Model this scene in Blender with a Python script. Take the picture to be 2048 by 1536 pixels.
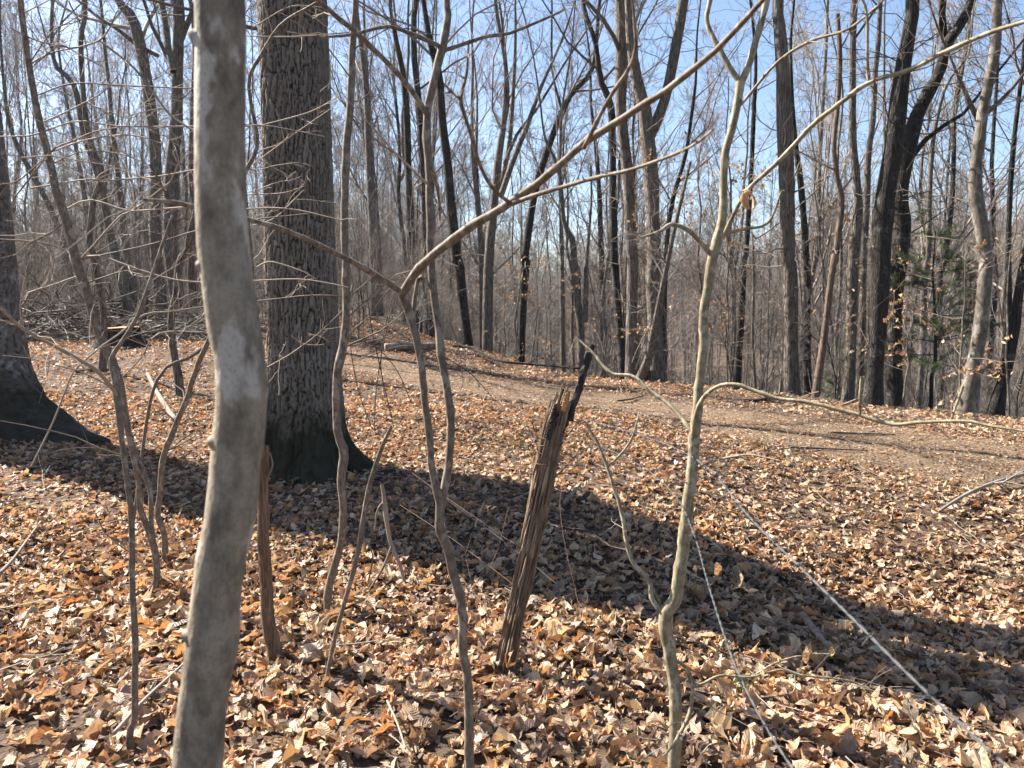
import bpy, math, random
import numpy as np
from mathutils import Vector
R = math.radians
rng = np.random.default_rng(7)
random.seed(7)
scene = bpy.context.scene
C = scene.collection
for o in list(bpy.data.objects): bpy.data.objects.remove(o)

# ------------------------------------------------------------------ camera, sky, sun, exposure
FPX, CX, CY = 1538.0, 1024.0, 768.0          # focal length in pixels of the 2048 px wide photograph
PITCH, CAMZ = 5.5, 1.5
cd = bpy.data.cameras.new('camera'); cam = bpy.data.objects.new('camera', cd); C.objects.link(cam)
cam.location = (0, 0, CAMZ); cam.rotation_euler = (R(90 - PITCH), 0, 0)
cd.sensor_width = 36; cd.lens = FPX / 2048 * 36
cd.clip_start = 0.05; cd.clip_end = 2000
cd.dof.use_dof = True; cd.dof.focus_distance = 4.2; cd.dof.aperture_fstop = 7.5
scene.camera = cam
SUN_AZ, SUN_EL = 59.8, 43.0                   # degrees left of straight ahead, degrees up
w = bpy.data.worlds.new('World'); scene.world = w; w.use_nodes = True
nt = w.node_tree; nt.nodes.clear()
sky = nt.nodes.new('ShaderNodeTexSky'); sky.sky_type = 'NISHITA'; sky.sun_disc = False
sky.sun_elevation = R(SUN_EL); sky.sun_rotation = R(-SUN_AZ)
sky.air_density = 1.0; sky.dust_density = 1.0; sky.ozone_density = 2.6; sky.altitude = 200
bg = nt.nodes.new('ShaderNodeBackground'); bg.inputs['Strength'].default_value = 0.052
wo = nt.nodes.new('ShaderNodeOutputWorld')
nt.links.new(sky.outputs[0], bg.inputs[0]); nt.links.new(bg.outputs[0], wo.inputs[0])
sd = bpy.data.lights.new('sun', 'SUN'); sun = bpy.data.objects.new('sun', sd); C.objects.link(sun)
sd.energy = 5.0; sd.angle = R(0.5); sd.color = (1.0, 0.93, 0.83)
sun_dir = Vector((-math.sin(R(SUN_AZ)) * math.cos(R(SUN_EL)), math.cos(R(SUN_AZ)) * math.cos(R(SUN_EL)), math.sin(R(SUN_EL))))
sun.rotation_euler = sun_dir.to_track_quat('Z', 'Y').to_euler(); sun.location = sun_dir * 60
vs = scene.view_settings
vs.view_transform = 'Standard'; vs.look = 'None'; vs.gamma = 1; vs.exposure = 2.15; vs.use_curve_mapping = False
scene.cycles.max_bounces = 6; scene.cycles.transparent_max_bounces = 4

# ------------------------------------------------------------------ helpers
def ray(px, py):
    x = (px - CX) / FPX; v = -(py - CY) / FPX; p = R(PITCH)
    return np.array([x, math.cos(p) + v * math.sin(p), -math.sin(p) + v * math.cos(p)])
def at(px, py, d):
    """point seen at a pixel of the photograph, d metres ahead of the camera"""
    r = ray(px, py); return np.array([0, 0, CAMZ]) + r * (d / r[1])
def tag(o, label=None, cat=None, group=None, kind=None):
    for k, v in (('label', label), ('category', cat), ('group', group), ('kind', kind)):
        if v: o[k] = v
    return o
def empty(name, loc, label=None, cat=None, group=None):
    o = bpy.data.objects.new(name, None); C.objects.link(o); o.location = Vector(loc)
    o.empty_display_size = 0.1
    return tag(o, label, cat, group)
def mesh_np(name, verts, faces, mat=None, smooth=True, uv=None, col=None):
    """faces: (N,3) or (N,4) int array, or list of such arrays"""
    if not isinstance(faces, list): faces = [faces]
    faces = [f for f in faces if len(f)]
    me = bpy.data.meshes.new(name)
    v = np.ascontiguousarray(verts, dtype=np.float32)
    me.vertices.add(len(v)); me.vertices.foreach_set('co', v.ravel())
    tot = np.concatenate([np.full(len(f), f.shape[1], np.int32) for f in faces])
    loops = np.concatenate([f.ravel() for f in faces]).astype(np.int32)
    starts = np.concatenate([[0], np.cumsum(tot)[:-1]]).astype(np.int32)
    me.loops.add(len(loops)); me.loops.foreach_set('vertex_index', loops)
    me.polygons.add(len(tot)); me.polygons.foreach_set('loop_start', starts); me.polygons.foreach_set('loop_total', tot)
    me.polygons.foreach_set('use_smooth', np.full(len(tot), smooth, bool))
    if uv is not None:
        l = me.uv_layers.new(name='leaf_uv'); l.data.foreach_set('uv', np.asarray(uv, np.float32)[loops].ravel())
    if col is not None:
        a = me.color_attributes.new('tint', 'FLOAT_COLOR', 'POINT')
        c4 = np.ones((len(v), 4), np.float32); c4[:, :3] = col; a.data.foreach_set('color', c4.ravel())
    me.update(calc_edges=True)
    if mat: me.materials.append(mat)
    return me
def link(name, me, parent=None):
    o = bpy.data.objects.new(name, me); C.objects.link(o)
    if parent: o.parent = parent
    return o
def tubes(pts, rad, sides, cap=True):
    """pts (N,P,3), rad (N,P) -> verts, quads of N tapered tubes"""
    pts = np.asarray(pts, float); rad = np.asarray(rad, float)
    if pts.ndim == 2: pts, rad = pts[None], rad[None]
    N, P, _ = pts.shape
    t = np.gradient(pts, axis=1); t /= np.linalg.norm(t, axis=2, keepdims=True) + 1e-9
    ov = pts[:, -1] - pts[:, 0]
    ref = np.where((np.abs(ov[:, 2]) > 0.7 * np.linalg.norm(ov, axis=1))[:, None], np.array([1., 0.13, 0]), np.array([0.1, 0.05, 1.]))
    u = np.cross(t, ref[:, None, :]); u /= np.linalg.norm(u, axis=2, keepdims=True) + 1e-9
    v = np.cross(t, u)
    a = np.arange(sides) / sides * 2 * np.pi
    ring = (u[:, :, None, :] * np.cos(a)[None, None, :, None] + v[:, :, None, :] * np.sin(a)[None, None, :, None])
    V = pts[:, :, None, :] + ring * rad[:, :, None, None]
    base = (np.arange(N) * P * sides)[:, None, None]
    k = np.arange(P - 1)[None, :, None] * sides; s = np.arange(sides)[None, None, :]; s2 = (s + 1) % sides
    q = np.stack([base + k + s, base + k + s2, base + k + sides + s2, base + k + sides + s], -1).reshape(-1, 4)
    return V.reshape(-1, 3), q
def joined(parts):
    """list of (pts,rad,sides) batches -> verts, quads"""
    Vs, Fs, n = [], [], 0
    for p, r, s in parts:
        if len(p) == 0: continue
        v, f = tubes(p, r, s); Vs.append(v); Fs.append(f + n); n += len(v)
    return np.concatenate(Vs), np.concatenate(Fs)
def tube_obj(name, parts, mat, parent, org):
    v, f = joined(parts)
    return link(name, mesh_np(name, v - np.asarray(org), f, mat), parent)
def resample(p, n):
    """Catmull-Rom through rows of p (any columns), n samples"""
    p = np.asarray(p, float); m = len(p)
    if m == 2: return p[0] + (p[1] - p[0]) * np.linspace(0, 1, n)[:, None]
    seg = np.linalg.norm(np.diff(p[:, :3], axis=0), axis=1) + 1e-6
    cum = np.concatenate([[0], np.cumsum(seg)]); s = np.linspace(0, cum[-1], n)
    i = np.clip(np.searchsorted(cum, s, side='right') - 1, 0, m - 2); f = ((s - cum[i]) / seg[i])[:, None]
    q = np.vstack([2 * p[0] - p[1], p, 2 * p[-1] - p[-2]]); a, b, c, d = q[i], q[i + 1], q[i + 2], q[i + 3]
    return 0.5 * (2 * b + (c - a) * f + (2 * a - 5 * b + 4 * c - d) * f ** 2 + (3 * b - a - 3 * c + d) * f ** 3)
def grow(pts, rad, n, t0, t1, L, ang, rf, P=5, wander=0.12, up=0.05, rmin=0.0015, flat=0.0, abslen=False, rg=None, tip=0.3):
    g = rg or rng
    pts = np.asarray(pts, float); rad = np.asarray(rad, float)
    if pts.ndim == 2: pts, rad = pts[None], rad[None]
    N, Q, _ = pts.shape; M = N * n; pi = np.repeat(np.arange(N), n)
    t = g.uniform(t0, t1, M); x = t * (Q - 1); i = np.minimum(x.astype(int), Q - 2); f = (x - i)[:, None]
    pos = pts[pi, i] * (1 - f) + pts[pi, i + 1] * f
    tan = pts[pi, i + 1] - pts[pi, i]; tan /= np.linalg.norm(tan, axis=1, keepdims=True) + 1e-9
    r0 = rad[pi, i] * (1 - f[:, 0]) + rad[pi, i + 1] * f[:, 0]
    v = g.normal(size=(M, 3)); v[:, 2] *= (1 - flat)
    v -= (v * tan).sum(1, keepdims=True) * tan; v /= np.linalg.norm(v, axis=1, keepdims=True) + 1e-9
    a = np.radians(g.uniform(ang[0], ang[1], M))[:, None]
    d = np.cos(a) * tan + np.sin(a) * v
    pl = np.linalg.norm(np.diff(pts, axis=1), axis=2).sum(1)[pi]
    ln = g.uniform(L[0], L[1], M)
    if not abslen: ln = ln * pl * (1.05 - 0.65 * t)
    seg = (ln / (P - 1))[:, None]
    out = np.empty((M, P, 3)); out[:, 0] = pos
    for k in range(1, P):
        d = d + wander * g.normal(size=(M, 3)) + np.array([0, 0, up]); d /= np.linalg.norm(d, axis=1, keepdims=True)
        pos = pos + d * seg; out[:, k] = pos
    r = np.maximum((np.minimum(r0 * rf, r0 * 0.9))[:, None] * np.linspace(1, tip, P)[None], rmin)
    return out, r
def vnoise(x, y, s, seed):
    """2D value noise, cells of size s"""
    g = np.random.default_rng(seed); T = g.uniform(-1, 1, (64, 64))
    x = np.asarray(x) / s; y = np.asarray(y) / s
    i = np.floor(x).astype(int); j = np.floor(y).astype(int); f = x - i; h = y - j
    f = f * f * (3 - 2 * f); h = h * h * (3 - 2 * h)
    a = T[i % 64, j % 64]; b = T[(i + 1) % 64, j % 64]; c = T[i % 64, (j + 1) % 64]; d = T[(i + 1) % 64, (j + 1) % 64]
    return (a * (1 - f) + b * f) * (1 - h) + (c * (1 - f) + d * f) * h
def sstep(a, b, x):
    t = np.clip((x - a) / (b - a), 0, 1); return t * t * (3 - 2 * t)

# ------------------------------------------------------------------ materials
def new_mat(name):
    m = bpy.data.materials.new(name); m.use_nodes = True; n = m.node_tree
    b = n.nodes['Principled BSDF']; b.inputs['Specular IOR Level'].default_value = 0.25
    return m, n, b
def node(n, t, **kw):
    o = n.nodes.new(t)
    for k, v in kw.items(): setattr(o, k, v)
    return o
def ramp(n, src, stops):
    r = node(n, 'ShaderNodeValToRGB'); e = r.color_ramp.elements
    while len(e) < len(stops): e.new(0.5)
    for i, (p, c) in enumerate(stops): e[i].position = p; e[i].color = (*c, 1)
    n.links.new(src, r.inputs[0]); return r.outputs[0]
def mixc(n, fac, a, b, mode='MIX'):
    m = node(n, 'ShaderNodeMix', data_type='RGBA', blend_type=mode)
    for s, v in ((m.inputs[0], fac), (m.inputs[6], a), (m.inputs[7], b)):
        if isinstance(v, (int, float)): s.default_value = v
        elif isinstance(v, tuple): s.default_value = (*v, 1)
        else: n.links.new(v, s)
    return m.outputs[2]
def mathn(n, op, a, b=0.0):
    m = node(n, 'ShaderNodeMath', operation=op)
    for s, v in ((m.inputs[0], a), (m.inputs[1], b)):
        if isinstance(v, (int, float)): s.default_value = v
        else: n.links.new(v, s)
    return m.outputs[0]
def noise(n, vec, scale, detail=4, rough=0.6, dist=0.0):
    t = node(n, 'ShaderNodeTexNoise'); t.inputs['Scale'].default_value = scale; t.inputs['Detail'].default_value = detail
    t.inputs['Roughness'].default_value = rough; t.inputs['Distortion'].default_value = dist
    if vec is not None: n.links.new(vec, t.inputs['Vector'])
    return t.outputs['Fac']
def coords(n, scale=(1, 1, 1)):
    tc = node(n, 'ShaderNodeTexCoord'); mp = node(n, 'ShaderNodeMapping'); mp.inputs['Scale'].default_value = scale
    n.links.new(tc.outputs['Object'], mp.inputs['Vector']); return mp.outputs[0]
def bump(n, b, h, strength, dist):
    bp = node(n, 'ShaderNodeBump'); bp.inputs['Strength'].default_value = strength; bp.inputs['Distance'].default_value = dist
    n.links.new(h, bp.inputs['Height']); n.links.new(bp.outputs[0], b.inputs['Normal'])
def bark_mat(name, dark, mid, light, scale=22, stretch=0.16, bdist=0.015, lichen=0.25, lichen_col=(0.34, 0.35, 0.31), moss=0.0, moss_top=0.6, scar=False):
    m, n, b = new_mat(name)
    vec = coords(n, (1, 1, stretch))
    ds = noise(n, vec, scale * 0.5, 3); dv = node(n, 'ShaderNodeVectorMath', operation='SCALE')
    cmb = node(n, 'ShaderNodeCombineXYZ'); n.links.new(ds, cmb.inputs[0]); n.links.new(ds, cmb.inputs[1])
    n.links.new(cmb.outputs[0], dv.inputs[0]); dv.inputs['Scale'].default_value = 1.2 / scale * 2
    ad = node(n, 'ShaderNodeVectorMath', operation='ADD'); n.links.new(vec, ad.inputs[0]); n.links.new(dv.outputs[0], ad.inputs[1])
    vo = node(n, 'ShaderNodeTexVoronoi', feature='DISTANCE_TO_EDGE'); vo.inputs['Scale'].default_value = scale
    n.links.new(ad.outputs[0], vo.inputs['Vector'])
    edge = ramp(n, vo.outputs['Distance'], [(0.0, (0, 0, 0)), (0.22, (1, 1, 1))])
    fine = noise(n, coords(n, (1, 1, 0.4)), scale * 5, 5, 0.7)
    col = mixc(n, edge, dark, mid)
    col = mixc(n, ramp(n, noise(n, vec, scale * 1.3, 3), [(0.4, (0, 0, 0)), (0.7, (1, 1, 1))]), col, light)
    col = mixc(n, mathn(n, 'MULTIPLY', fine, 0.5), col, dark)
    if lichen:
        l = ramp(n, noise(n, coords(n), 5.5, 6, 0.7), [(0.56, (0, 0, 0)), (0.66, (1, 1, 1))])
        col = mixc(n, mathn(n, 'MULTIPLY', l, lichen), col, lichen_col)
    if moss:
        sx = node(n, 'ShaderNodeSeparateXYZ'); n.links.new(coords(n), sx.inputs[0])
        z = mathn(n, 'ADD', sx.outputs[2], mathn(n, 'MULTIPLY', noise(n, coords(n), 6, 5), -0.7))
        mm = ramp(n, mathn(n, 'DIVIDE', z, moss_top), [(0.0, (1, 1, 1)), (0.35, (0, 0, 0))])
        col = mixc(n, mathn(n, 'MULTIPLY', mm, moss), col, (0.035, 0.045, 0.012))
    if scar:
        at_ = node(n, 'ShaderNodeAttribute', attribute_name='tint'); sc_ = node(n, 'ShaderNodeSeparateColor'); n.links.new(at_.outputs['Color'], sc_.inputs[0])
        plate = mixc(n, sc_.outputs[1], mid, light); plate = mixc(n, mathn(n, 'MULTIPLY', fine, 0.7), plate, dark)
        if lichen: plate = mixc(n, mathn(n, 'MULTIPLY', l, lichen), plate, lichen_col)
        col = mixc(n, sc_.outputs[0], dark, plate)
        if moss: col = mixc(n, mathn(n, 'MULTIPLY', mm, moss), col, (0.02, 0.018, 0.009))
        col = mixc(n, sc_.outputs[2], (0.012, 0.011, 0.011), col)
        edge = fine
    n.links.new(col, b.inputs['Base Color']); b.inputs['Roughness'].default_value = 0.9
    h = mathn(n, 'ADD', edge, mathn(n, 'MULTIPLY', fine, 0.35))
    bump(n, b, h, 0.9, bdist); return m
def smooth_bark(name, base, blotch, dark, scale=9, bd=0.003):
    m, n, b = new_mat(name)
    v = coords(n, (1, 1, 0.55))
    col = mixc(n, ramp(n, noise(n, v, scale * 2.0, 6, 0.7), [(0.38, (0, 0, 0)), (0.58, (1, 1, 1))]), dark, base)
    col = mixc(n, ramp(n, noise(n, v, scale, 4, 0.55), [(0.555, (0, 0, 0)), (0.6, (0.8, 0.8, 0.8))]), col, blotch)
    col = mixc(n, ramp(n, noise(n, coords(n, (1, 1, 0.7)), scale * 16, 5, 0.75), [(0.5, (0, 0, 0)), (0.68, (0.55, 0.55, 0.55))]), col, dark)
    col = mixc(n, ramp(n, noise(n, coords(n, (1, 1, 2.5)), scale * 9, 3), [(0.62, (0, 0, 0)), (0.72, (0.6, 0.6, 0.6))]), col, dark)
    n.links.new(col, b.inputs['Base Color']); b.inputs['Roughness'].default_value = 0.75
    bump(n, b, noise(n, v, scale * 7, 4), 0.5, bd); return m
def twig_mat(name, a, bcol, rough=0.8):
    m, n, b = new_mat(name)
    oi = node(n, 'ShaderNodeObjectInfo')
    f = mathn(n, 'ADD', mathn(n, 'MULTIPLY', noise(n, coords(n), 2.5, 4), 1.0), mathn(n, 'MULTIPLY', mathn(n, 'SUBTRACT', oi.outputs['Random'], 0.5), 0.5))
    n.links.new(mixc(n, ramp(n, f, [(0.35, (0, 0, 0)), (0.65, (1, 1, 1))]), a, bcol), b.inputs['Base Color'])
    b.inputs['Roughness'].default_value = rough; return m
M_oak = bark_mat('oak_bark', (0.018, 0.015, 0.012), (0.21, 0.175, 0.14), (0.31, 0.265, 0.22), 30, 0.2, 0.006, 0.35, (0.27, 0.27, 0.23), moss=0.92, moss_top=1.1, scar=True)
M_oldoak = bark_mat('old_oak_bark', (0.03, 0.027, 0.024), (0.15, 0.135, 0.12), (0.22, 0.2, 0.18), 24, 0.15, 0.008, 0.6, (0.42, 0.42, 0.4), moss=0.85, moss_top=1.1, scar=True)
M_bdark = bark_mat('dark_furrowed_bark', (0.009, 0.008, 0.007), (0.033, 0.028, 0.024), (0.062, 0.052, 0.044), 30, 0.16, 0.012, 0.2)
M_bgrey = bark_mat('grey_furrowed_bark', (0.035, 0.029, 0.024), (0.15, 0.122, 0.1), (0.25, 0.212, 0.175), 28, 0.13, 0.012, 0.35)
M_bred = bark_mat('reddish_bark', (0.05, 0.034, 0.026), (0.16, 0.112, 0.085), (0.22, 0.16, 0.125), 36, 0.15, 0.008, 0.15)
M_beech = smooth_bark('beech_bark', (0.15, 0.128, 0.1), (0.23, 0.21, 0.175), (0.06, 0.05, 0.04), 7, 0.01)
M_sapA = smooth_bark('smooth_grey_bark', (0.29, 0.24, 0.178), (0.47, 0.415, 0.355), (0.12, 0.096, 0.07), 13, 0.005)
M_sapC = smooth_bark('olive_bark', (0.27, 0.235, 0.15), (0.36, 0.32, 0.24), (0.13, 0.1, 0.065), 30, 0.0015)
M_sapB = smooth_bark('brown_grey_bark', (0.19, 0.148, 0.11), (0.28, 0.235, 0.19), (0.09, 0.07, 0.052), 30, 0.0015)
M_twig = twig_mat('pale_twig', (0.13, 0.1, 0.075), (0.27, 0.22, 0.17))
M_twigd = twig_mat('dark_twig', (0.04, 0.034, 0.029), (0.11, 0.092, 0.077))
M_twigm = twig_mat('grey_brown_twig', (0.1, 0.083, 0.07), (0.24, 0.205, 0.172))
M_twigr = twig_mat('reddish_twig', (0.13, 0.09, 0.075), (0.27, 0.2, 0.17))
M_far = twig_mat('far_wood', (0.15, 0.13, 0.115), (0.3, 0.265, 0.235))

def leaf_mat(name, trans=0.35):
    m, n, b = new_mat(name)
    a = node(n, 'ShaderNodeAttribute', attribute_name='tint')
    uv = node(n, 'ShaderNodeUVMap', uv_map='leaf_uv'); sx = node(n, 'ShaderNodeSeparateXYZ'); n.links.new(uv.outputs[0], sx.inputs[0])
    av = mathn(n, 'ABSOLUTE', mathn(n, 'SUBTRACT', sx.outputs[1], 0.5))
    ph = mathn(n, 'SUBTRACT', mathn(n, 'MULTIPLY', sx.outputs[0], 60.0), mathn(n, 'MULTIPLY', av, 34.0))
    vein = mathn(n, 'MULTIPLY', mathn(n, 'ADD', mathn(n, 'SINE', ph), 1.0), 0.5)
    rib = ramp(n, av, [(0.0, (1, 1, 1)), (0.05, (0, 0, 0))])
    tc = node(n, 'ShaderNodeTexCoord')
    sp = noise(n, tc.outputs['Object'], 90, 4, 0.7)
    col = mixc(n, mathn(n, 'MULTIPLY', ramp(n, vein, [(0.6, (0, 0, 0)), (1, (1, 1, 1))]), 0.3), a.outputs['Color'], (0.42, 0.3, 0.2), 'MULTIPLY')
    col = mixc(n, mathn(n, 'MULTIPLY', rib, 0.35), col, (0.42, 0.32, 0.22))
    col = mixc(n, ramp(n, sp, [(0.5, (0, 0, 0)), (0.75, (0.55, 0.55, 0.55))]), col, (0.3, 0.22, 0.17), 'MULTIPLY')
    n.links.new(col, b.inputs['Base Color']); b.inputs['Roughness'].default_value = 0.5
    b.inputs['Specular IOR Level'].default_value = 0.5
    tr = node(n, 'ShaderNodeBsdfTranslucent'); n.links.new(mixc(n, 1.0, col, (1.0, 0.8, 0.58), 'MULTIPLY'), tr.inputs['Color'])
    ms = node(n, 'ShaderNodeMixShader'); ms.inputs[0].default_value = trans
    n.links.new(b.outputs[0], ms.inputs[1]); n.links.new(tr.outputs[0], ms.inputs[2])
    out = n.nodes['Material Output']; n.links.new(ms.outputs[0], out.inputs['Surface'])
    bump(n, b, vein, 0.35, 0.004); return m
M_leaf = leaf_mat('dry_leaf', 0.3)

def ground_mat(name, cols, leafy):
    m, n, b = new_mat(name)
    v = coords(n)
    vo = node(n, 'ShaderNodeTexVoronoi'); vo.inputs['Scale'].default_value = 17 if leafy else 30
    dv = mixc(n, 0.035, v, node(n, 'ShaderNodeTexNoise').outputs['Color'], 'ADD'); n.links.new(dv, vo.inputs['Vector'])
    sp = node(n, 'ShaderNodeSeparateColor'); n.links.new(vo.outputs['Color'], sp.inputs[0])
    cell = ramp(n, sp.outputs[0], [(i / (len(cols) - 1), c) for i, c in enumerate(cols)])
    soil = mixc(n, noise(n, v, 3, 6), (0.028, 0.02, 0.014), (0.085, 0.058, 0.04))
    f = ramp(n, noise(n, v, 1.1, 6, 0.65), [(0.35, (0, 0, 0)), (0.6, (1, 1, 1))])
    col = mixc(n, mathn(n, 'MULTIPLY', f, 0.9 if leafy else 0.5), soil if leafy else cols[1], cell)
    col = mixc(n, mathn(n, 'MULTIPLY', noise(n, v, 60, 4, 0.7), 0.5), col, (0.4, 0.35, 0.32), 'MULTIPLY')
    n.links.new(col, b.inputs['Base Color']); b.inputs['Roughness'].default_value = 0.95
    hh = mathn(n, 'ADD', vo.outputs['Distance'], mathn(n, 'MULTIPLY', noise(n, v, 45, 5), 0.8))
    bump(n, b, hh, 1.0, 0.04 if leafy else 0.015); return m
M_ground = ground_mat('leaf_mould', [(0.05, 0.033, 0.023), (0.13, 0.085, 0.055), (0.22, 0.15, 0.105), (0.09, 0.06, 0.042)], True)
M_path = ground_mat('trodden_dirt', [(0.085, 0.058, 0.037), (0.14, 0.096, 0.06), (0.2, 0.146, 0.095), (0.115, 0.079, 0.05)], False)
def wood_mat(name, dark, mid, light, scale=40):
    m, n, b = new_mat(name)
    v = coords(n, (1, 1, 0.06)); f = noise(n, v, scale, 5, 0.7, 0.6)
    col = ramp(n, f, [(0.3, dark), (0.5, mid), (0.68, light)])
    n.links.new(col, b.inputs['Base Color']); b.inputs['Roughness'].default_value = 0.85
    bump(n, b, f, 1.0, 0.008); return m
M_post = wood_mat('weathered_cedar', (0.014, 0.01, 0.008), (0.17, 0.115, 0.077), (0.38, 0.28, 0.195), 75)
M_postdark = wood_mat('blackened_wood', (0.008, 0.007, 0.006), (0.03, 0.025, 0.022), (0.07, 0.06, 0.05))
M_freshwood = wood_mat('split_wood', (0.2, 0.095, 0.035), (0.36, 0.19, 0.075), (0.45, 0.3, 0.15))
M_cut = wood_mat('orange_cut_wood', (0.3, 0.1, 0.03), (0.5, 0.19, 0.06), (0.55, 0.26, 0.1), 12)
M_log = wood_mat('old_log', (0.06, 0.045, 0.035), (0.2, 0.15, 0.115), (0.32, 0.26, 0.21), 20)
def metal(name, col, rough):
    m, n, b = new_mat(name); b.inputs['Metallic'].default_value = 0.25; b.inputs['Roughness'].default_value = rough
    n.links.new(mixc(n, noise(n, coords(n), 30, 4), col, tuple(c * 0.6 for c in col)), b.inputs['Base Color']); return m
M_wire = metal('galvanised_wire', (0.1, 0.105, 0.11), 0.65)
M_rust = metal('rusty_wire', (0.16, 0.1, 0.07), 0.7)
def flat_mat(name, a, bcol, scale=8, trans=0):
    m, n, b = new_mat(name); n.links.new(mixc(n, noise(n, coords(n), scale, 4), a, bcol), b.inputs['Base Color']); b.inputs['Roughness'].default_value = 0.7; return m
M_needle = flat_mat('pine_needles', (0.05, 0.075, 0.03), (0.13, 0.16, 0.065), 3)
M_grass = flat_mat('young_grass', (0.06, 0.11, 0.02), (0.16, 0.22, 0.05), 20)
M_moss = flat_mat('moss', (0.05, 0.07, 0.015), (0.13, 0.14, 0.03), 30)
M_root = flat_mat('earthy_roots', (0.03, 0.024, 0.02), (0.09, 0.07, 0.055), 6)

# ------------------------------------------------------------------ terrain
CT = []
def cp(px, py, d, past=None):
    p = at(px, py, d); CT.append(p)
    if past:
        for dy, dz in past: CT.append(p + np.array([p[0] / p[1] * dy, dy, -dz]))
for a in [(0, 1536, 2.3), (1024, 1536, 2.45), (2048, 1536, 2.55), (1010, 1365, 3.05), (656, 1230, 3.75), (1340, 1300, 3.35),
          (30, 862, 8.0), (610, 945, 6.6), (230, 692, 15), (420, 690, 15), (355, 792, 10.2), (205, 742, 11.7), (860, 698, 17), (720, 708, 16.2),
          (1100, 788, 12), (1300, 812, 11), (1600, 852, 9.5), (2048, 905, 8.2), (1744, 1240, 4.5), (2048, 1310, 3.9), (2048, 1060, 5.9), (1300, 1000, 5.6), (900, 850, 8.2)]: cp(*a)
DROP = ((2.2, 0.55), (4.5, 1.7))
for a in [(945, 692, 19), (1045, 728, 18), (1160, 756, 16), (1300, 768, 15.2), (1480, 782, 14), (1637, 803, 12.9), (1785, 820, 12.0), (1935, 834, 11.2), (2060, 845, 10.6)]: cp(*a, past=DROP)
CT += [np.array(p, float) for p in [(0, 0, 0), (-3, 0, 0.05), (3, 0, -0.05), (0, -5, 0), (-8, 2, .3), (8, 2, -.5), (-12, 8, .7), (10, 6, -.6), (-16, 15, 1.1), (14, 10, -.9), (-8, 22, 1.1), (-16, 24, 1.3), (-2, 24, .9), (12, -5, -.6), (-12, -5, .5)]]
CT = np.array(CT)
def tps(r2): return np.where(r2 > 1e-9, 0.5 * r2 * np.log(np.maximum(r2, 1e-9)), 0)
K = len(CT); XY = CT[:, :2]
A = np.zeros((K + 3, K + 3)); A[:K, :K] = tps(((XY[:, None] - XY[None]) ** 2).sum(-1)) + np.eye(K) * 0.25
A[:K, K] = 1; A[:K, K + 1:] = XY; A[K, :K] = 1; A[K + 1:, :K] = XY.T
SOL = np.linalg.solve(A, np.concatenate([CT[:, 2], [0, 0, 0]]))
def hbase(x, y):
    x = np.asarray(x, float); y = np.asarray(y, float); sh = x.shape
    x = x.ravel(); y = y.ravel(); xc = np.clip(x, -22, 22); yc = np.clip(y, -7, 28)
    near = SOL[K] + SOL[K + 1] * xc + SOL[K + 2] * yc
    for k in range(K): near = near + SOL[k] * tps((xc - XY[k, 0]) ** 2 + (yc - XY[k, 1]) ** 2)
    a = x / np.maximum(y, 8.0)
    left = 1.0 + 0.012 * np.maximum(y - 20, 0) - 0.00012 * np.maximum(y - 20, 0) ** 2
    right = -1.6 - 0.22 * np.clip(y - 17, 0, 30)
    s = sstep(-0.16, 0.06, a); far = left * (1 - s) + right * s
    hill = sstep(60, 190, y) * (8 + 13 * sstep(0.1, 0.75, a)) * np.where(y > 190, 1, 1)
    far = far + hill
    w_ = sstep(17, 27, y); side = sstep(14, 24, np.abs(x)); w_ = np.maximum(w_, side * sstep(5, 12, y))
    return (np.clip(near, -6, 2.5) * (1 - w_) + far * w_).reshape(sh)
def H(x, y):
    x = np.asarray(x, float); y = np.asarray(y, float)
    return hbase(x, y) + 0.022 * vnoise(x, y, 0.45, 1) + 0.03 * vnoise(x, y, 1.3, 2)
def gz(x, y): return float(H(np.array([x]), np.array([y]))[0])
def hit(px, py, dmax=24):
    """where the ray through a pixel meets the ground"""
    r = ray(px, py); r = r / r[1]; d = np.arange(1.2, dmax, 0.02)
    P = np.array([0, 0, CAMZ]) + r * d[:, None]; b = np.where(P[:, 2] <= H(P[:, 0], P[:, 1]))[0]
    k = b[0] if len(b) else len(d) - 1
    return P[k], d[k]
g1 = np.sinh(np.linspace(-5.2, 5.2, 260)) / np.sinh(5.2) * 320
g2 = np.concatenate([-np.sinh(np.linspace(3.2, 0, 40, endpoint=False)) / np.sinh(3.2) * 60, np.sinh(np.linspace(0, 5.0, 270)) / np.sinh(5.0) * 420]) + 2.5
GX, GY = np.meshgrid(g1, g2); GZ = H(GX, GY)
nx, ny = len(g1), len(g2)
q = (np.arange(ny - 1)[:, None] * nx + np.arange(nx - 1)[None]).ravel()
ground = link('ground', mesh_np('ground', np.stack([GX, GY, GZ], -1).reshape(-1, 3), np.stack([q, q + 1, q + nx + 1, q + nx], -1), M_ground))
tag(ground, 'woodland ground covered in dry brown fallen leaves', kind='structure')

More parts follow.
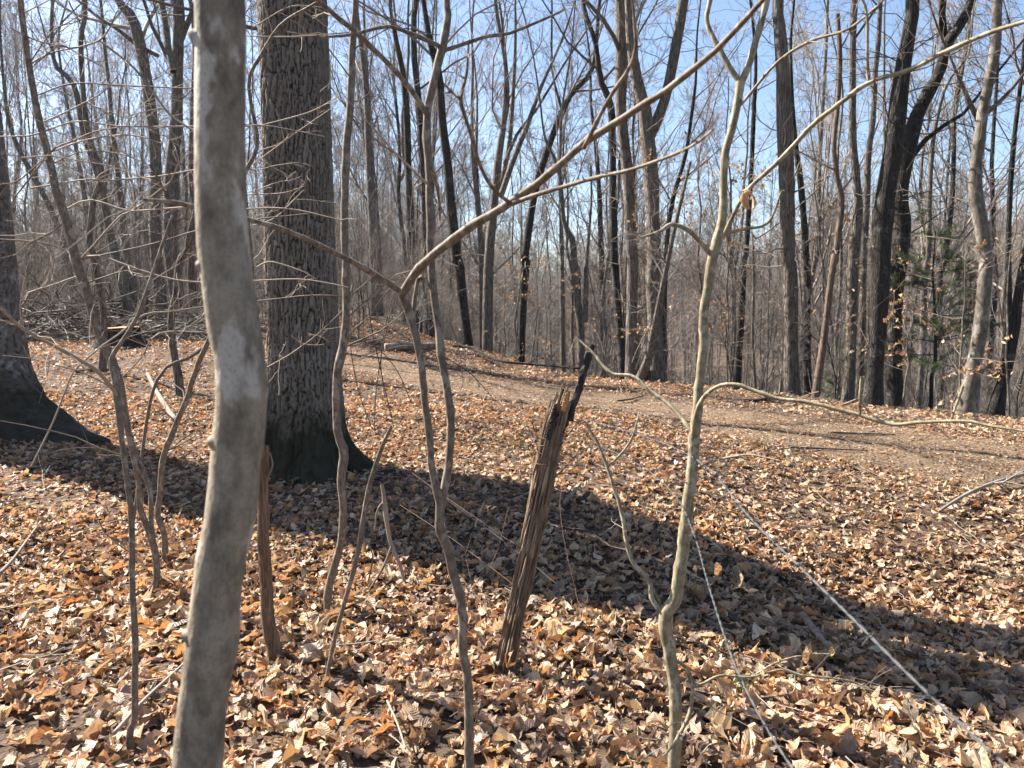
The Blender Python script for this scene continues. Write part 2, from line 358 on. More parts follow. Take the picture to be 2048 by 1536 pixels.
# the old trodden path along the rim
PC = np.array([at(*a)[:2] for a in [(560, 708, 16.8), (720, 726, 14.7), (900, 755, 13.2), (1100, 796, 11.6), (1300, 832, 10.5), (1600, 872, 9.0), (1850, 900, 8.2), (2048, 920, 7.7), (2400, 940, 7.0)]])
PC = np.vstack([PC[:1] + [-3, 1.2], PC, PC[-1:] + [4, -1.5]]); PCs = resample(np.hstack([PC, np.zeros((len(PC), 1))]), 120)[:, :2]
PW = 1.2
def pathd(x, y):
    return np.sqrt(((np.stack([x, y], -1)[:, None, :] - PCs[None]) ** 2).sum(-1)).min(1)
tn = np.gradient(PCs, axis=0); tn /= np.linalg.norm(tn, axis=1, keepdims=True); nr = np.stack([-tn[:, 1], tn[:, 0]], 1)
cols_ = np.linspace(-1, 1, 15); pv = []
for i in range(120):
    wl = PW * (1.0 + 0.25 * vnoise(i * 0.14, 3.1, 0.5, 5)); 
    for c in cols_: pv.append(PCs[i] + nr[i] * c * wl * (1 + 0.12 * vnoise(i * .3, c * 3, .6, 9)))
pv = np.array(pv); pz = H(pv[:, 0], pv[:, 1]) + 0.012 - 0.03 * (np.abs(np.tile(cols_, 120)) > 0.97)
q = (np.arange(119)[:, None] * 15 + np.arange(14)[None]).ravel()
path = link('path', mesh_np('path', np.column_stack([pv, pz]), np.stack([q, q + 1, q + 16, q + 15], -1), M_path))
tag(path, 'trodden brown dirt path crossing the clearing along the rim', kind='structure')

# ------------------------------------------------------------------ fallen leaves
PROF = {'beech': [0.02, 0.62, 0.95, 1.0, 0.82, 0.45, 0.02], 'oak': [0.04, 0.42, 0.3, 0.75, 0.42, 1.0, 0.5, 0.85, 0.05],
        'maple': [0.05, 0.75, 0.45, 1.3, 0.55, 0.95, 0.25, 0.3, 0.03], 'scrap': [0.3, 0.95, 0.6, 0.2], 'small': [0.1, 1.0, 0.12], 'bit': [0.75, 0.6], 'beech5': [0.05, 0.85, 1.0, 0.7, 0.04], 'oak5': [0.06, 0.45, 1.0, 0.5, 0.8, 0.06]}
ASP = {'beech': 0.27, 'oak': 0.3, 'maple': 0.45, 'scrap': 0.4, 'small': 0.33, 'bit': 0.33, 'beech5': 0.29, 'oak5': 0.33}
PAL = np.array([(0.41, 0.27, 0.175), (0.5, 0.355, 0.25), (0.43, 0.225, 0.105), (0.11, 0.073, 0.05), (0.28, 0.19, 0.138), (0.58, 0.45, 0.335), (0.47, 0.305, 0.175), (0.3, 0.16, 0.09)])
PALP = np.array([0.26, 0.22, 0.08, 0.11, 0.16, 0.06, 0.09, 0.02]); PALP = PALP / PALP.sum()
def leaf_batch(kind, n, L, g, pal=None, wild=1.0, fine=False):
    """n crinkled leaves at the origin, long axis x -> (n,V,3), faces, uv, tint"""
    pr = np.array(PROF[kind]); m = len(pr); s = np.linspace(0, 1, m)
    cs = [-1, -0.55, 0, 0.55, 1] if fine else [-1, 0, 1]
    S = np.tile(s, len(cs)); Cc = np.repeat(np.array(cs, float), m); PP = np.tile(pr, len(cs)) * np.abs(Cc)
    k = np.arange(m - 1); F = np.concatenate([np.stack([k, k + 1, k + m + 1, k + m], -1) + q_ * m for q_ in range(len(cs) - 1)])
    L = np.asarray(L)[:, None]; W = L * ASP[kind] * g.uniform(0.75, 1.2, (n, 1))
    fold = np.radians(g.normal(30, 36, (n, 1))) * wild; kap = g.normal(0, 2.1, (n, 1)) * wild; kap = np.where(np.abs(kap) < 0.05, 0.05, kap)
    tw = g.normal(0, 1.0, (n, 1)) * wild; wob = g.normal(0, 0.16, (n, len(S))) * (PP > 0.1)
    wd = W * PP * (1 + wob)
    side = np.sign(Cc)[None]; ac = np.abs(Cc)[None]
    roll = g.normal(0, 0.9, (n, 1)) * wild * (ac - 0.5) if fine else 0.0
    fo = fold + g.normal(0, 0.3, (n, 1)) * side + roll
    lx = wd * np.cos(fo) * side; lz = wd * np.sin(fo)
    th = tw * (S[None] - 0.5); yy = lx * np.cos(th) - lz * np.sin(th); zz = lx * np.sin(th) + lz * np.cos(th)
    ph = kap * (S[None] - 0.5)
    X = L * np.sin(ph) / kap - zz * np.sin(ph); Z = L * (1 - np.cos(ph)) / kap + zz * np.cos(ph)
    V = np.stack([X, yy, Z + g.normal(0, 0.045, (n, len(S))) * L], -1)
    uv = np.stack([S, 0.5 + 0.5 * Cc], -1)
    pa = PAL * np.array([1.1, 1.13, 1.08]) if pal is None else pal
    ci = g.choice(len(pa), n, p=PALP if pal is None else None)
    col = pa[ci] * g.uniform(0.72, 1.2, (n, 1)) * (1 + g.normal(0, 0.025, (n, 3)))
    return V, F, uv, np.clip(col, 0.01, 0.85)
def place(V, yaw, tilt, tdir, pos, flip=None):
    n = len(V); c, s = np.cos(yaw), np.sin(yaw)
    if flip is not None: V = V * np.where(flip, -1, 1)[:, None, None] * np.array([0, 0, 1.]) + V * np.array([1., 1, 0])
    x = V[..., 0] * c[:, None] - V[..., 1] * s[:, None]; y = V[..., 0] * s[:, None] + V[..., 1] * c[:, None]; z = V[..., 2]
    ax = np.cos(tdir)[:, None]; ay = np.sin(tdir)[:, None]            # rotate about horizontal axis (ax,ay)
    ct = np.cos(tilt)[:, None]; st = np.sin(tilt)[:, None]
    d = x * ax + y * ay; px_ = d * ax; py_ = d * ay; qx = x - px_; qy = y - py_; e = -qx * ay + qy * ax
    x2 = px_ + (-ay) * (e * ct - z * st); y2 = py_ + ax * (e * ct - z * st); z2 = e * st + z * ct
    return np.stack([x2, y2, z2], -1) + pos[:, None, :]
def batch_mesh(lst):
    Vs, Fs, Us, Cs, n = [], [], [], [], 0
    for V, F, uv, col in lst:
        m, v = V.shape[:2]; Vs.append(V.reshape(-1, 3)); Fs.append((F[None] + (np.arange(m) * v)[:, None, None] + n).reshape(-1, F.shape[1]))
        Us.append(np.tile(uv, (m, 1))); Cs.append(np.repeat(col, v, 0)); n += m * v
    return np.concatenate(Vs), np.concatenate(Fs), np.concatenate(Us), np.concatenate(Cs)
def scatter(n, y0, y1, spread=0.78, margin=1.2, g=rng):
    y = np.sqrt(g.uniform(y0 ** 2, y1 ** 2, n)); x = g.uniform(-1, 1, n) * (spread * y + margin); return x, y
g_ = np.random.default_rng(11)
litter = []
TREEXY = []
def add_litter(kind, n, y0, y1, L0, L1, zpile, keep_path, tilt=28):
    x, y = scatter(n, y0, y1, g=g_)
    pd = pathd(x, y); k = g_.uniform(0, 1, n) < np.clip(keep_path + (1 - keep_path) * sstep(PW * 0.55, PW * 1.25, pd + 0.5 * vnoise(x, y, 0.6, 77) + 0.3 * vnoise(x, y, 2.1, 78)), 0, 1)
    k &= H(x, y) > -1.6
    cl = vnoise(x, y, 0.7, 21); k &= g_.uniform(0, 1, n) < 0.86 + 0.25 * cl
    x, y, pd = x[k], y[k], pd[k]; n = len(x)
    L = g_.uniform(L0, L1, n) * np.where(pd < PW, 0.6, 1.0)
    V, F, uv, col = leaf_batch(kind, n, L, g_)
    col = col * (1 + 0.18 * vnoise(x, y, 0.5, 33))[:, None]
    # paler, more broken litter on the right and on the path; rusty on the left of the path
    red = sstep(3, 12, y) * sstep(0.75, -0.1, x / y) * 0.22
    col = col * np.stack([1 + 0 * red, 1 - 0.35 * red, 1 - 0.6 * red], -1)
    pos = np.stack([x, y, H(x, y) + zpile * g_.uniform(0.1, 1, n)], -1)
    V = place(V, g_.uniform(0, 2 * np.pi, n), np.radians(g_.normal(0, tilt, n)) * np.where(pd < PW, 0.4, 1), g_.uniform(0, 2 * np.pi, n), pos, g_.uniform(0, 1, n) < 0.45)
    litter.append((V, F, uv, col))
add_litter('beech', 7600, 1.4, 5.5, 0.05, 0.13, 0.04, 0.3)
add_litter('oak', 2600, 1.4, 5.5, 0.06, 0.13, 0.035, 0.3)
add_litter('maple', 1000, 1.4, 5.5, 0.05, 0.1, 0.035, 0.3)
add_litter('scrap', 13000, 1.4, 5.5, 0.02, 0.06, 0.03, 0.5, 38)
add_litter('beech5', 7000, 1.2, 5.5, 0.045, 0.11, 0.02, 0.3, 24)
add_litter('beech5', 13000, 5.5, 10, 0.045, 0.1, 0.04, 0.4)
add_litter('oak5', 6500, 5.5, 10, 0.05, 0.11, 0.035, 0.25)
add_litter('bit', 26000, 5.5, 10, 0.03, 0.07, 0.02, 1.0, 30)
add_litter('small', 26000, 10, 21, 0.06, 0.11, 0.05, 0.5, 26)
add_litter('bit', 34000, 7, 17, 0.03, 0.06, 0.015, 1.0, 20)
n = 26000; x, y = scatter(n, 7, 19, g=g_); k = pathd(x, y) < PW * 1.3; x, y = x[k], y[k]; n = len(x)       # trodden bits of leaf on the path
V, F, uv, col = leaf_batch('bit', n, g_.uniform(.02, .06, n), g_, np.array([(.3, .19, .115), (.38, .25, .155), (.18, .11, .068), (.42, .3, .19)]), .4)
litter.append((place(V, g_.uniform(0, 6.28, n), np.radians(g_.normal(0, 9, n)), g_.uniform(0, 6.28, n), np.stack([x, y, H(x, y) + .022 + .01 * g_.uniform(0, 1, n)], -1)), F, uv, col))
v, f, u, c = batch_mesh(litter)
lit = link('leaf_litter', mesh_np('leaf_litter', v, f, M_leaf, False, u, c), ground); lit['kind'] = 'stuff'
x, y = scatter(1500, 1.6, 13, g=g_); n = len(x); a_ = g_.uniform(0, 6.28, n); ln = g_.uniform(.06, .45, n) ** 1.0; t = np.linspace(-.5, .5, 5)
X = x[:, None] + np.cos(a_)[:, None] * ln[:, None] * t + g_.normal(0, .008, (n, 5)); Y = y[:, None] + np.sin(a_)[:, None] * ln[:, None] * t + g_.normal(0, .008, (n, 5))
Zt = H(X, Y) + 0.03 + g_.uniform(0, .03, (n, 1)) + g_.normal(0, .12, (n, 1)) * ln[:, None] * t
tl = tube_obj('twig_litter', [(np.stack([X, Y, Zt], -1), g_.uniform(.0012, .0045, (n, 1)) * np.linspace(1, .5, 5)[None], 3)], M_twigm, ground, np.zeros(3)); tl['kind'] = 'stuff'
# the 300 leaves that show largest, each its own part of the ground
heads = []
gl = np.random.default_rng(5)
for kind, n in (('beech', 26), ('oak', 14), ('maple', 6)):
    V, F, uv, col = leaf_batch(kind, n, gl.uniform(0.08, 0.145, n), gl, wild=0.85, fine=kind == 'beech')
    for i in range(n): heads.append(mesh_np('fallen_leaf', V[i], F, M_leaf, False, uv, np.repeat(col[i:i + 1], V.shape[1], 0)))
cnt = 0
while cnt < 300:
    y = math.sqrt(gl.uniform(2.3 ** 2, 4.3 ** 2)); x = gl.uniform(-0.67, 0.67) * y
    o = link('leaf', heads[gl.integers(len(heads))], ground)
    o.location = (x, y, gz(x, y) + gl.uniform(0.03, 0.05))
    o.rotation_euler = (R(gl.normal(0, 24)), R(gl.normal(0, 24)), gl.uniform(0, 6.28)); cnt += 1

# ------------------------------------------------------------------ the two big trunks, bark modelled plate by plate
def worley(u, v, nu, seed, wu=1.0, wv=1.0):
    """cells on a cylinder (u wraps over nu cells, wu wide and wv tall); returns the distance to the cell edge in metres"""
    g = np.random.default_rng(seed); nv = 400; J = g.uniform(0.08, 0.92, (nu, nv, 2)); hgt = g.uniform(0, 1, (nu, nv))
    i = np.floor(u).astype(int); j = np.floor(v).astype(int); d1 = np.full(u.shape, 9.); d2 = d1.copy(); hh = np.zeros(u.shape)
    x1 = np.zeros(u.shape); y1 = x1.copy(); x2 = x1.copy(); y2 = x1.copy()
    for a in (-1, 0, 1):
        for b in (-1, 0, 1):
            ii = (i + a) % nu; jj = (j + b) % nv
            px_ = i + a + J[ii, jj, 0]; py_ = j + b + J[ii, jj, 1]; d = (px_ - u) ** 2 + (py_ - v) ** 2
            c1 = d < d1; c2 = (~c1) & (d < d2)
            x2 = np.where(c1, x1, np.where(c2, px_, x2)); y2 = np.where(c1, y1, np.where(c2, py_, y2)); d2 = np.where(c1, d1, np.where(c2, d, d2))
            x1 = np.where(c1, px_, x1); y1 = np.where(c1, py_, y1); hh = np.where(c1, hgt[ii, jj], hh); d1 = np.where(c1, d, d1)
    return (d2 - d1) / (2 * np.sqrt(((x1 - x2) / wu) ** 2 + ((y1 - y2) / wv) ** 2) + 1e-6), hh
def big_trunk(name, base, axis_top, r0, r1, lobes, mat, parent, nth, zhi, seed, plate=(0.026, 0.11), depth=0.016, hmax=17.0, scar=None):
    z = np.concatenate([np.linspace(-0.35, 0, 12, endpoint=False), np.linspace(0, zhi, int(zhi / 0.0125), endpoint=False), np.linspace(zhi, hmax, 40)])
    th = np.linspace(0, 2 * np.pi, nth, endpoint=False); th = th + 0.55 * np.cos(th)          # finer on the side towards the clearing
    Z, T = np.meshgrid(z, th, indexing='ij')
    rr = r0 + (r1 - r0) * np.clip(Z / hmax, 0, 1) ** 0.8
    fl = 0.34 * np.exp(-np.maximum(Z, -0.1) / 0.3) + 0.1 * np.exp(-np.maximum(Z, 0) / 0.9)
    lob = np.zeros_like(T)
    for a, amp, wd, hz in lobes:
        dd = (T - R(a) + np.pi) % (2 * np.pi) - np.pi; lob = lob + amp * np.exp(-(dd / wd) ** 2) * np.exp(-np.maximum(Z, -0.05) / hz)
    rad = rr * (1 + fl + lob + 0.025 * np.sin(3 * T + 0.6 * Z) + 0.02 * np.sin(5 * T - 0.9 * Z + seed))
    rad = rad * (1 + (0.16 * vnoise(np.cos(T) * 2 + 9, np.sin(T) * 2 + Z * 1.2 + 4, 0.45, seed + 40) + 0.09 * vnoise(np.cos(T) * 4 + 9, np.sin(T) * 4 + Z * 3, 0.5, seed + 41)) * np.exp(-np.maximum(Z, 0) / 0.45) + 0.03 * vnoise(np.cos(T) * 2 + 5, np.sin(T) * 2 + Z * 0.8, 0.6, seed + 42))
    circ = 2 * np.pi * r0; nu = int(circ / plate[0])
    wav = 0.35 * np.sin(Z * 5.1 + T * 3) + 0.25 * np.sin(Z * 13 + T * 7)
    e, hh = worley(T / (2 * np.pi) * nu + wav, Z / plate[1] + 50 + 0.6 * np.sin(T * 9), nu, seed, plate[0], plate[1])
    e2, _ = worley(T / (2 * np.pi) * nu * 1 + 0.5 + 1.3 * wav, Z / plate[1] * 2.2 + 90, nu, seed + 1, plate[0], plate[1] / 2.2)
    fade = sstep(hmax, zhi, Z)
    rad = rad + depth * fade * (sstep(0.0, 0.009, e) * (0.6 + 0.5 * hh) + 0.35 * sstep(0.0, 0.006, e2) - 0.7)
    tint = np.ones(T.shape); crack = sstep(0.0008, 0.0065, e) * (0.45 + 0.55 * sstep(0.0005, 0.004, e2))
    if scar:
        a, z0, z1, wd = scar; dd = (T - R(a) + np.pi) % (2 * np.pi) - np.pi
        nz = 0.25 * np.sin(Z * 21) + 0.3 * np.sin(Z * 9 + 1)
        m_ = sstep(1, .75, np.abs((Z - (z0 + z1) / 2) / ((z1 - z0) / 2))) * sstep(1.1, 0.8, np.abs(dd) / (wd * (1 + nz)))
        rad = rad - 0.035 * m_; tint = 1 - m_
    ax = np.asarray(axis_top, float)
    V = np.stack([rad * np.cos(T) + ax[0] * Z / 10, rad * np.sin(T) + ax[1] * Z / 10, Z], -1)
    ni, nj = T.shape; i = np.arange(ni - 1)[:, None] * nj; j = np.arange(nj)[None]; j2 = (j + 1) % nj
    F = np.stack([i + j, i + j2, i + nj + j2, i + nj + j], -1).reshape(-1, 4)
    me = mesh_np(name, V.reshape(-1, 3), F, mat, True, None, np.stack([crack.ravel(), hh.ravel(), tint.ravel()], -1))
    return link(name, me, parent)
def crown_for(top, r, n1, n2, n3, mat, parent, org, spread=(0.35, 0.6), name='crown'):
    """limbs and twigs at the head of a trunk: top (P,3) polyline"""
    l1, a1 = grow(top, r, n1, 0.15, 1.0, spread, (30, 65), 0.5, 8, 0.12, 0.06)
    l2, a2 = grow(l1, a1, n2, 0.2, 1.0, (0.35, 0.6), (25, 60), 0.5, 6, 0.14, 0.03, 0.004)
    l3, a3 = grow(l2, a2, n3, 0.1, 1.0, (0.4, 0.8), (25, 70), 0.5, 4, 0.16, 0.02, 0.0028)
    return tube_obj(name, [(l1, a1, 6), (l2, a2, 4), (l3, a3, 3)], mat, parent, org)
# oak right of the foreground sapling
p, d = hit(612, 938); d = 6.6
ob = np.array([at(611, 900, d)[0], d, 0]); ob[2] = gz(ob[0], ob[1])
oak = empty('oak_tree', ob, 'large oak trunk with ridged bark and mossy flared base, left of the broken post', 'tree')
big_trunk('trunk', ob, (-0.035, 0.0), 0.292, 0.2, [(-6, 0.95, 0.26, 0.2), (-60, 1.0, 0.3, 0.3), (200, 0.25, 0.3, 0.25), (-115, 0.2, 0.3, 0.2), (80, 0.4, 0.4, 0.3)], M_oak, oak, 300, 4.4, 3, (0.036, 0.2), 0.02, hmax=18, scar=(-160, 0.95, 1.55, 0.26))
topl = np.array([[ob[0] - 0.035 * z / 10, ob[1], ob[2] + z] for z in np.linspace(7.0, 18, 10)])
crown_for(topl, np.linspace(0.27, 0.18, 10), 9, 6, 4, M_twigm, oak, ob)
# older oak at the left edge
lb = np.array([at(-62, 860, 8.0)[0], 8.0, 0]); lb[2] = gz(lb[0], lb[1])
lo = empty('oak_tree', lb, 'massive old oak trunk at the left edge with pale lichen and wide mossy root flare', 'tree')
big_trunk('trunk', lb, (-0.3, 0.1), 0.55, 0.38, [(-12, 1.5, 0.3, 0.3), (-75, 0.45, 0.35, 0.25), (-130, 0.5, 0.35, 0.25), (150, 0.5, 0.4, 0.3), (60, 0.4, 0.4, 0.3)], M_oldoak, lo, 260, 4.4, 8, (0.05, 0.3), 0.024, 17)
topl = np.array([[lb[0] - 0.3 * z / 10, lb[1] + 0.1 * z / 10, lb[2] + z] for z in np.linspace(8.5, 17, 10)])
crown_for(topl, np.linspace(0.4, 0.3, 10), 8, 6, 4, M_twigm, lo, lb)

gd = np.random.default_rng(77); drift = []
for cx, cy, ra, rb, n in ((ob[0], ob[1], .36, .85, 620), (lb[0], lb[1], .6, 1.3, 700), (at(1006, 1360, 3.05)[0], 3.05, .03, .22, 130)):
    for kd in ('beech', 'oak5', 'scrap'):
        m_ = n // 3; a_ = gd.uniform(0, 6.28, m_); r_ = ra + (rb - ra) * gd.uniform(0, 1, m_) ** 1.5; x = cx + r_ * np.cos(a_); y = cy + r_ * np.sin(a_)
        V, F, uv, col = leaf_batch(kd, m_, gd.uniform(.05, .12, m_) * (.6 if kd == 'scrap' else 1), gd); z = H(x, y) + .02 + .09 * np.exp(-(r_ - ra) / (.35 * (rb - ra))) * gd.uniform(0, 1, m_) ** 1.5
        drift.append((place(V, gd.uniform(0, 6.28, m_), np.radians(gd.normal(0, 34, m_)), gd.uniform(0, 6.28, m_), np.stack([x, y, z], -1)), F, uv, col))
v, f, u, c = batch_mesh(drift); dl = link('drifted_leaves', mesh_np('drifted_leaves', v, f, M_leaf, False, u, c), ground); dl['kind'] = 'stuff'
# ------------------------------------------------------------------ traced trees of the wood
k_ = 700 / 2048
ORG = {'A': (0, 0), 'B': (680, 0), 'C': (1348, 0), 'a': (0, 500), 'b': (680, 500), 'c': (1348, 500), 'x': (0, 1011), 'y': (680, 1011), 'z': (1348, 1011)}
def zp(s):
    """'B:290,0,20 320,200,25 b:..' -> [(px,py,w)] in photograph pixels (crops of 700 px shown at 2048)"""
    out = []; o = 'A'
    for tok in s.split():
        if ':' in tok: o, tok = tok.split(':')
        a = [float(t) for t in tok.split(',')]; 
        if len(a) < 3: a.append(out[-1][2] / k_ if out else 20)
        out.append((ORG[o][0] + a[0] * k_, ORG[o][1] + a[1] * k_, a[2] * k_))
    return out
def world_line(pts, d0, d1=None):
    d1 = d0 if d1 is None else d1; n = len(pts); seg = [0]
    for i in range(1, n): seg.append(seg[-1] + math.hypot(pts[i][0] - pts[i - 1][0], pts[i][1] - pts[i - 1][1]))
    out = []
    for (px, py, w_), s in zip(pts, seg):
        d = d0 + (d1 - d0) * s / max(seg[-1], 1e-6); out.append([*at(px, py, d), w_ * d / FPX / 2])
    return np.array(out)
ntree = 0
def traced_tree(trace, d, label, mat, tw, forks=(), dens=(7, 5, 5), top=6.0, name='tree', group=None, low=26, reach=(0.14, 0.3)):
    """trace is listed from the top down; the trunk goes on above the frame and down into the ground"""
    global ntree; ntree += 1
    g = np.random.default_rng(100 + ntree)
    P = world_line(zp(trace), d)[::-1]                       # base first
    b = P[0].copy(); z0 = gz(b[0], b[1])
    base = np.array([b[0] - 0.02, b[1], z0 - 0.25, b[3] * 1.25]); foot = np.array([b[0], b[1], z0 + 0.12, b[3] * 1.12])
    P = P[P[:, 2] > z0 + 0.4]; P = np.vstack([base, foot, P])
    P[:, 1] += np.cumsum(g.normal(0, 0.03, len(P))) * (np.arange(len(P)) > 2)
    if top > 0:
        t = P[-1] - P[-2]; t = t[:3] / np.linalg.norm(t[:3]); t = t * 0.5 + np.array([0, 0, 0.5]); ext = [P[-1]]
        for k in range(4):
            t = t + np.array([*g.normal(0, 0.12, 2), 0.08]); t /= np.linalg.norm(t); ext.append(np.append(ext[-1][:3] + t * top / 4, max(ext[-1][3] * 0.78, 0.012)))
        P = np.vstack([P, ext[1:]])
    Q = resample(P, max(18, int(len(P) * 3.2))); Q[:, 3] = np.maximum(Q[:, 3], 0.008)
    Q[3:, 3] *= 1 + g.normal(0, 0.035, len(Q) - 3)
    org = np.array([b[0], b[1], z0])
    e = empty(name, org, label, 'tree', group)
    tube_obj('trunk', [(Q[:, :3][None], Q[:, 3][None], 11)], mat, e, org)
    lines = [Q]
    for fk in forks:
        F = world_line(zp(fk), d, d - g.uniform(-0.8, 0.6))
        if F[-1][2] < F[0][2]: F = F[::-1]
        t = F[-1] - F[-2]; t = t[:3] / np.linalg.norm(t[:3]); ext = [F[-1]]
        if top > 0:
            for k in range(3):
                t = t + np.array([*g.normal(0, 0.14, 2), 0.15]); t /= np.linalg.norm(t); ext.append(np.append(ext[-1][:3] + t * top / 5, max(ext[-1][3] * 0.7, 0.008)))
            F = np.vstack([F, ext[1:]])
        Fq = resample(F, 18); Fq[:, 3] = np.maximum(Fq[:, 3], 0.006)
        tube_obj('limb', [(Fq[:, :3][None], Fq[:, 3][None], 8)], mat, e, org); lines.append(Fq)
    batches = []
    for Ln in lines:
        l0 = Ln[:, :3][None]; r0 = Ln[:, 3][None]; m_ = 1.0 if Ln is Q else 0.6
        l1, a1 = grow(l0, r0, max(2, int(dens[0] * m_)), 0.45, 1.0, (0.2, 0.42), (25, 60), 0.42, 7, 0.16, 0.07, 0.006, rg=g)
        l2, a2 = grow(l1, a1, dens[1], 0.15, 1.0, (0.35, 0.7), (25, 60), 0.5, 5, 0.16, 0.04, 0.004, rg=g)
        l3, a3 = grow(l2, a2, dens[2], 0.1, 1.0, (0.35, 0.8), (25, 65), 0.5, 4, 0.18, 0.03, 0.0028, rg=g)
        batches += [(l1, a1, 5), (l2, a2, 4), (l3, a3, 3)]
        if low:
            s1, b1 = grow(l0, r0, int(low * m_), 0.16, 0.75, (0.6, 2.0), (50, 95), 0.1, 6, 0.22, 0.03, 0.0035, flat=0.4, abslen=True, rg=g)
            s2, b2 = grow(s1, b1, 4, 0.2, 1.0, (0.25, 0.6), (30, 70), 0.6, 4, 0.2, 0.02, 0.0025, rg=g)
            batches += [(s1, b1, 3), (s2, b2, 3)]
    tube_obj('crown', batches, tw, e, org)
    return e
TR = traced_tree
TR('B:290,0,20 320,200,26 370,450,36 390,700,40 400,1000,40 410,1200,40 430,1536,44 b:440,60,48 450,300,42 455,520,42', 24, 'dark slim trunk second to the right of the big oak, standing beyond the path', M_bdark, M_twigm)
TR('B:440,0,35 430,300,35 460,600,35 480,850,36 495,1100,36 510,1536,40 b:525,100,44 525,470,44', 26, 'dark slim trunk half hidden behind the forked brown sapling', M_bdark, M_twigm)
TR('B:490,0,25 530,250,36 580,450,46 600,700,46 630,950,50 650,1200,54 690,1536,58 b:700,100,55 715,250,52 740,450,50 752,555,56', 19.4, 'dark trunk leaning left above the end of the leafy mound', M_bdark, M_twigm, low=18)
TR('B:100,100,22 150,500,36 165,800,40 180,1100,46 200,1536,52 b:203,150,58 210,500,58', 24, 'brownish trunk just right of the big oak behind the saplings', M_bgrey, M_twigm)
TR('B:770,150,12 775,400,15 770,700,20 785,1000,26 810,1250,30 830,1536,34 b:830,60,36 835,540,38', 22, 'pale thin straight trunk left of the many stemmed tree', M_bgrey, M_twigm, top=4)
TR('B:970,400,26 960,700,35 930,900,42 905,1150,48 880,1400,55 870,1536,58 b:866,200,60 862,560,66', 20.5, 'many stemmed grey tree with broom-like stems fanning up against the sky', M_bgrey, M_twigm,
   forks=('B:1025,0,12 1025,300,18 1010,600,22 990,850,26 935,1120,32', 'B:1300,230,12 1180,500,20 1090,750,28 1020,920,32 940,1150,36', 'B:1340,330,12 1130,670,16 1050,760,18 960,960,20', 'B:930,0,12 960,250,16 985,560,18 968,700,20'), dens=(10, 6, 5))
TR('B:1480,390,26 1350,550,32 1290,680,36 1220,860,38 1150,1090,40 1110,1300,42 1080,1536,46 b:1090,50,50 1075,250,46 1065,450,44 1060,670,46', 21, 'blackish trunk curving up to the right in the middle of the wood', M_bdark, M_twigm, forks=('B:1240,0,10 1240,400,13 1270,540,15 1300,650,18',))
TR('B:1430,0,22 1500,230,28 1530,450,36 1590,600,42 1600,850,40 1600,1100,42 1610,1536,46 b:1618,60,42 1622,200,40 1640,450,40 1652,650,44', 17.6, 'dark bent trunk just left of the tall straight middle trunk', M_bdark, M_twigm)
TR('B:1650,0,80 1655,200,76 1650,400,72 1645,600,66 1660,800,64 1690,1050,66 1700,1300,64 1715,1536,66 b:1715,50,64 1710,300,64 1706,500,68 1712,735,84', 15.6, 'tall grey furrowed trunk beside the forked tree in the middle of the wood', M_bgrey, M_twigm, top=7)
TR('B:1690,0,40 1700,200,48 1720,350,60 1750,500,66 1790,650,76 1805,800,82 1820,1000,90 1830,1200,80 1840,1536,82 b:1835,100,90 1845,400,86 1850,600,92 1852,765,116', 15.2, 'forked tree in the middle of the wood with a split base and V shaped top', M_bgrey, M_twigm,
   forks=('B:2010,0,60 1960,300,60 1910,550,60 1850,720,62 1810,800,66', 'b:1750,775,70 1785,690,60 1815,590,50'), top=6)
TR('B:1490,780,20 1510,1000,25 1520,1200,28 1530,1536,32 b:1535,300,34 1540,640,36', 25, 'slim dark trunk far back left of the bent trunk', M_bdark, M_twigm, top=4)
TR('B:1200,800,14 1280,1000,22 1310,1300,28 1360,1400,36 1370,1536,38 b:1380,100,44 1390,300,44 1410,510,44', 19.5, 'crooked grey trunk behind the tip of the broken post', M_bgrey, M_twigm, forks=('B:1440,1536,26 b:1440,200,30 1435,420,34',), top=4)
TR('B:1290,900,16 1295,1300,22 1300,1536,26 b:1300,250,30 1305,680,32', 20, 'straight grey trunk left of the crooked trunk behind the post', M_bgrey, M_twigm, top=5)
TR('C:610,0,60 615,150,66 630,350,72 640,550,80 650,800,86 660,1000,86 665,1250,86 665,1536,86 c:675,50,84 680,300,86 685,600,80 692,790,92', 14.3, 'tall straight furrowed trunk with a knotted scar, right of the olive sapling', M_bgrey, M_twigm, top=7)
TR('C:685,0,13 672,250,16 680,560,22 700,850,28 730,1050,35 755,1300,36 770,1536,38 c:775,100,42 775,400,42 780,700,42 786,830,48', 15.5, 'dark narrow trunk hugging the right side of the tall straight trunk', M_bdark, M_twigm)
TR('C:960,80,25 970,350,26 960,600,28 930,850,26 950,1050,30 980,1180,32 960,1400,36 940,1536,38 c:940,0,40 910,200,38 880,500,38 845,800,40 830,865,44', 12.7, 'reddish brown crooked dead trunk with a broken top', M_bred, M_twigr, top=0, dens=(2, 2, 2), low=10)
TR('C:1060,0,36 1050,300,36 1045,550,38 1050,800,42 1070,1050,44 1085,1200,50 1062,1400,68 1052,1536,70 c:1050,100,66 1045,400,62 1030,700,62 1015,880,70', 14.0, 'grey trunk thickening below a bend, left of the big black double tree', M_bgrey, M_twigm)
TR('C:1195,0,25 1185,250,26 1170,450,30 1160,700,30 1130,900,32 1120,1150,36 1110,1400,36 c:1100,200,36 1095,500,36 1080,850,40', 15.6, 'slender grey trunk close against the left of the big black double tree', M_bgrey, M_twigm)
TR('C:1390,0,72 1370,200,76 1340,400,82 1310,650,96 1290,850,102 1260,1050,106 1230,1250,112 1210,1536,116 c:1212,50,112 1200,250,106 1190,500,96 1170,750,96 1160,910,118', 12.3, 'thick black barked trunk, left stem of the double tree on the right', M_bdark, M_twigd, top=8, dens=(8, 6, 6))
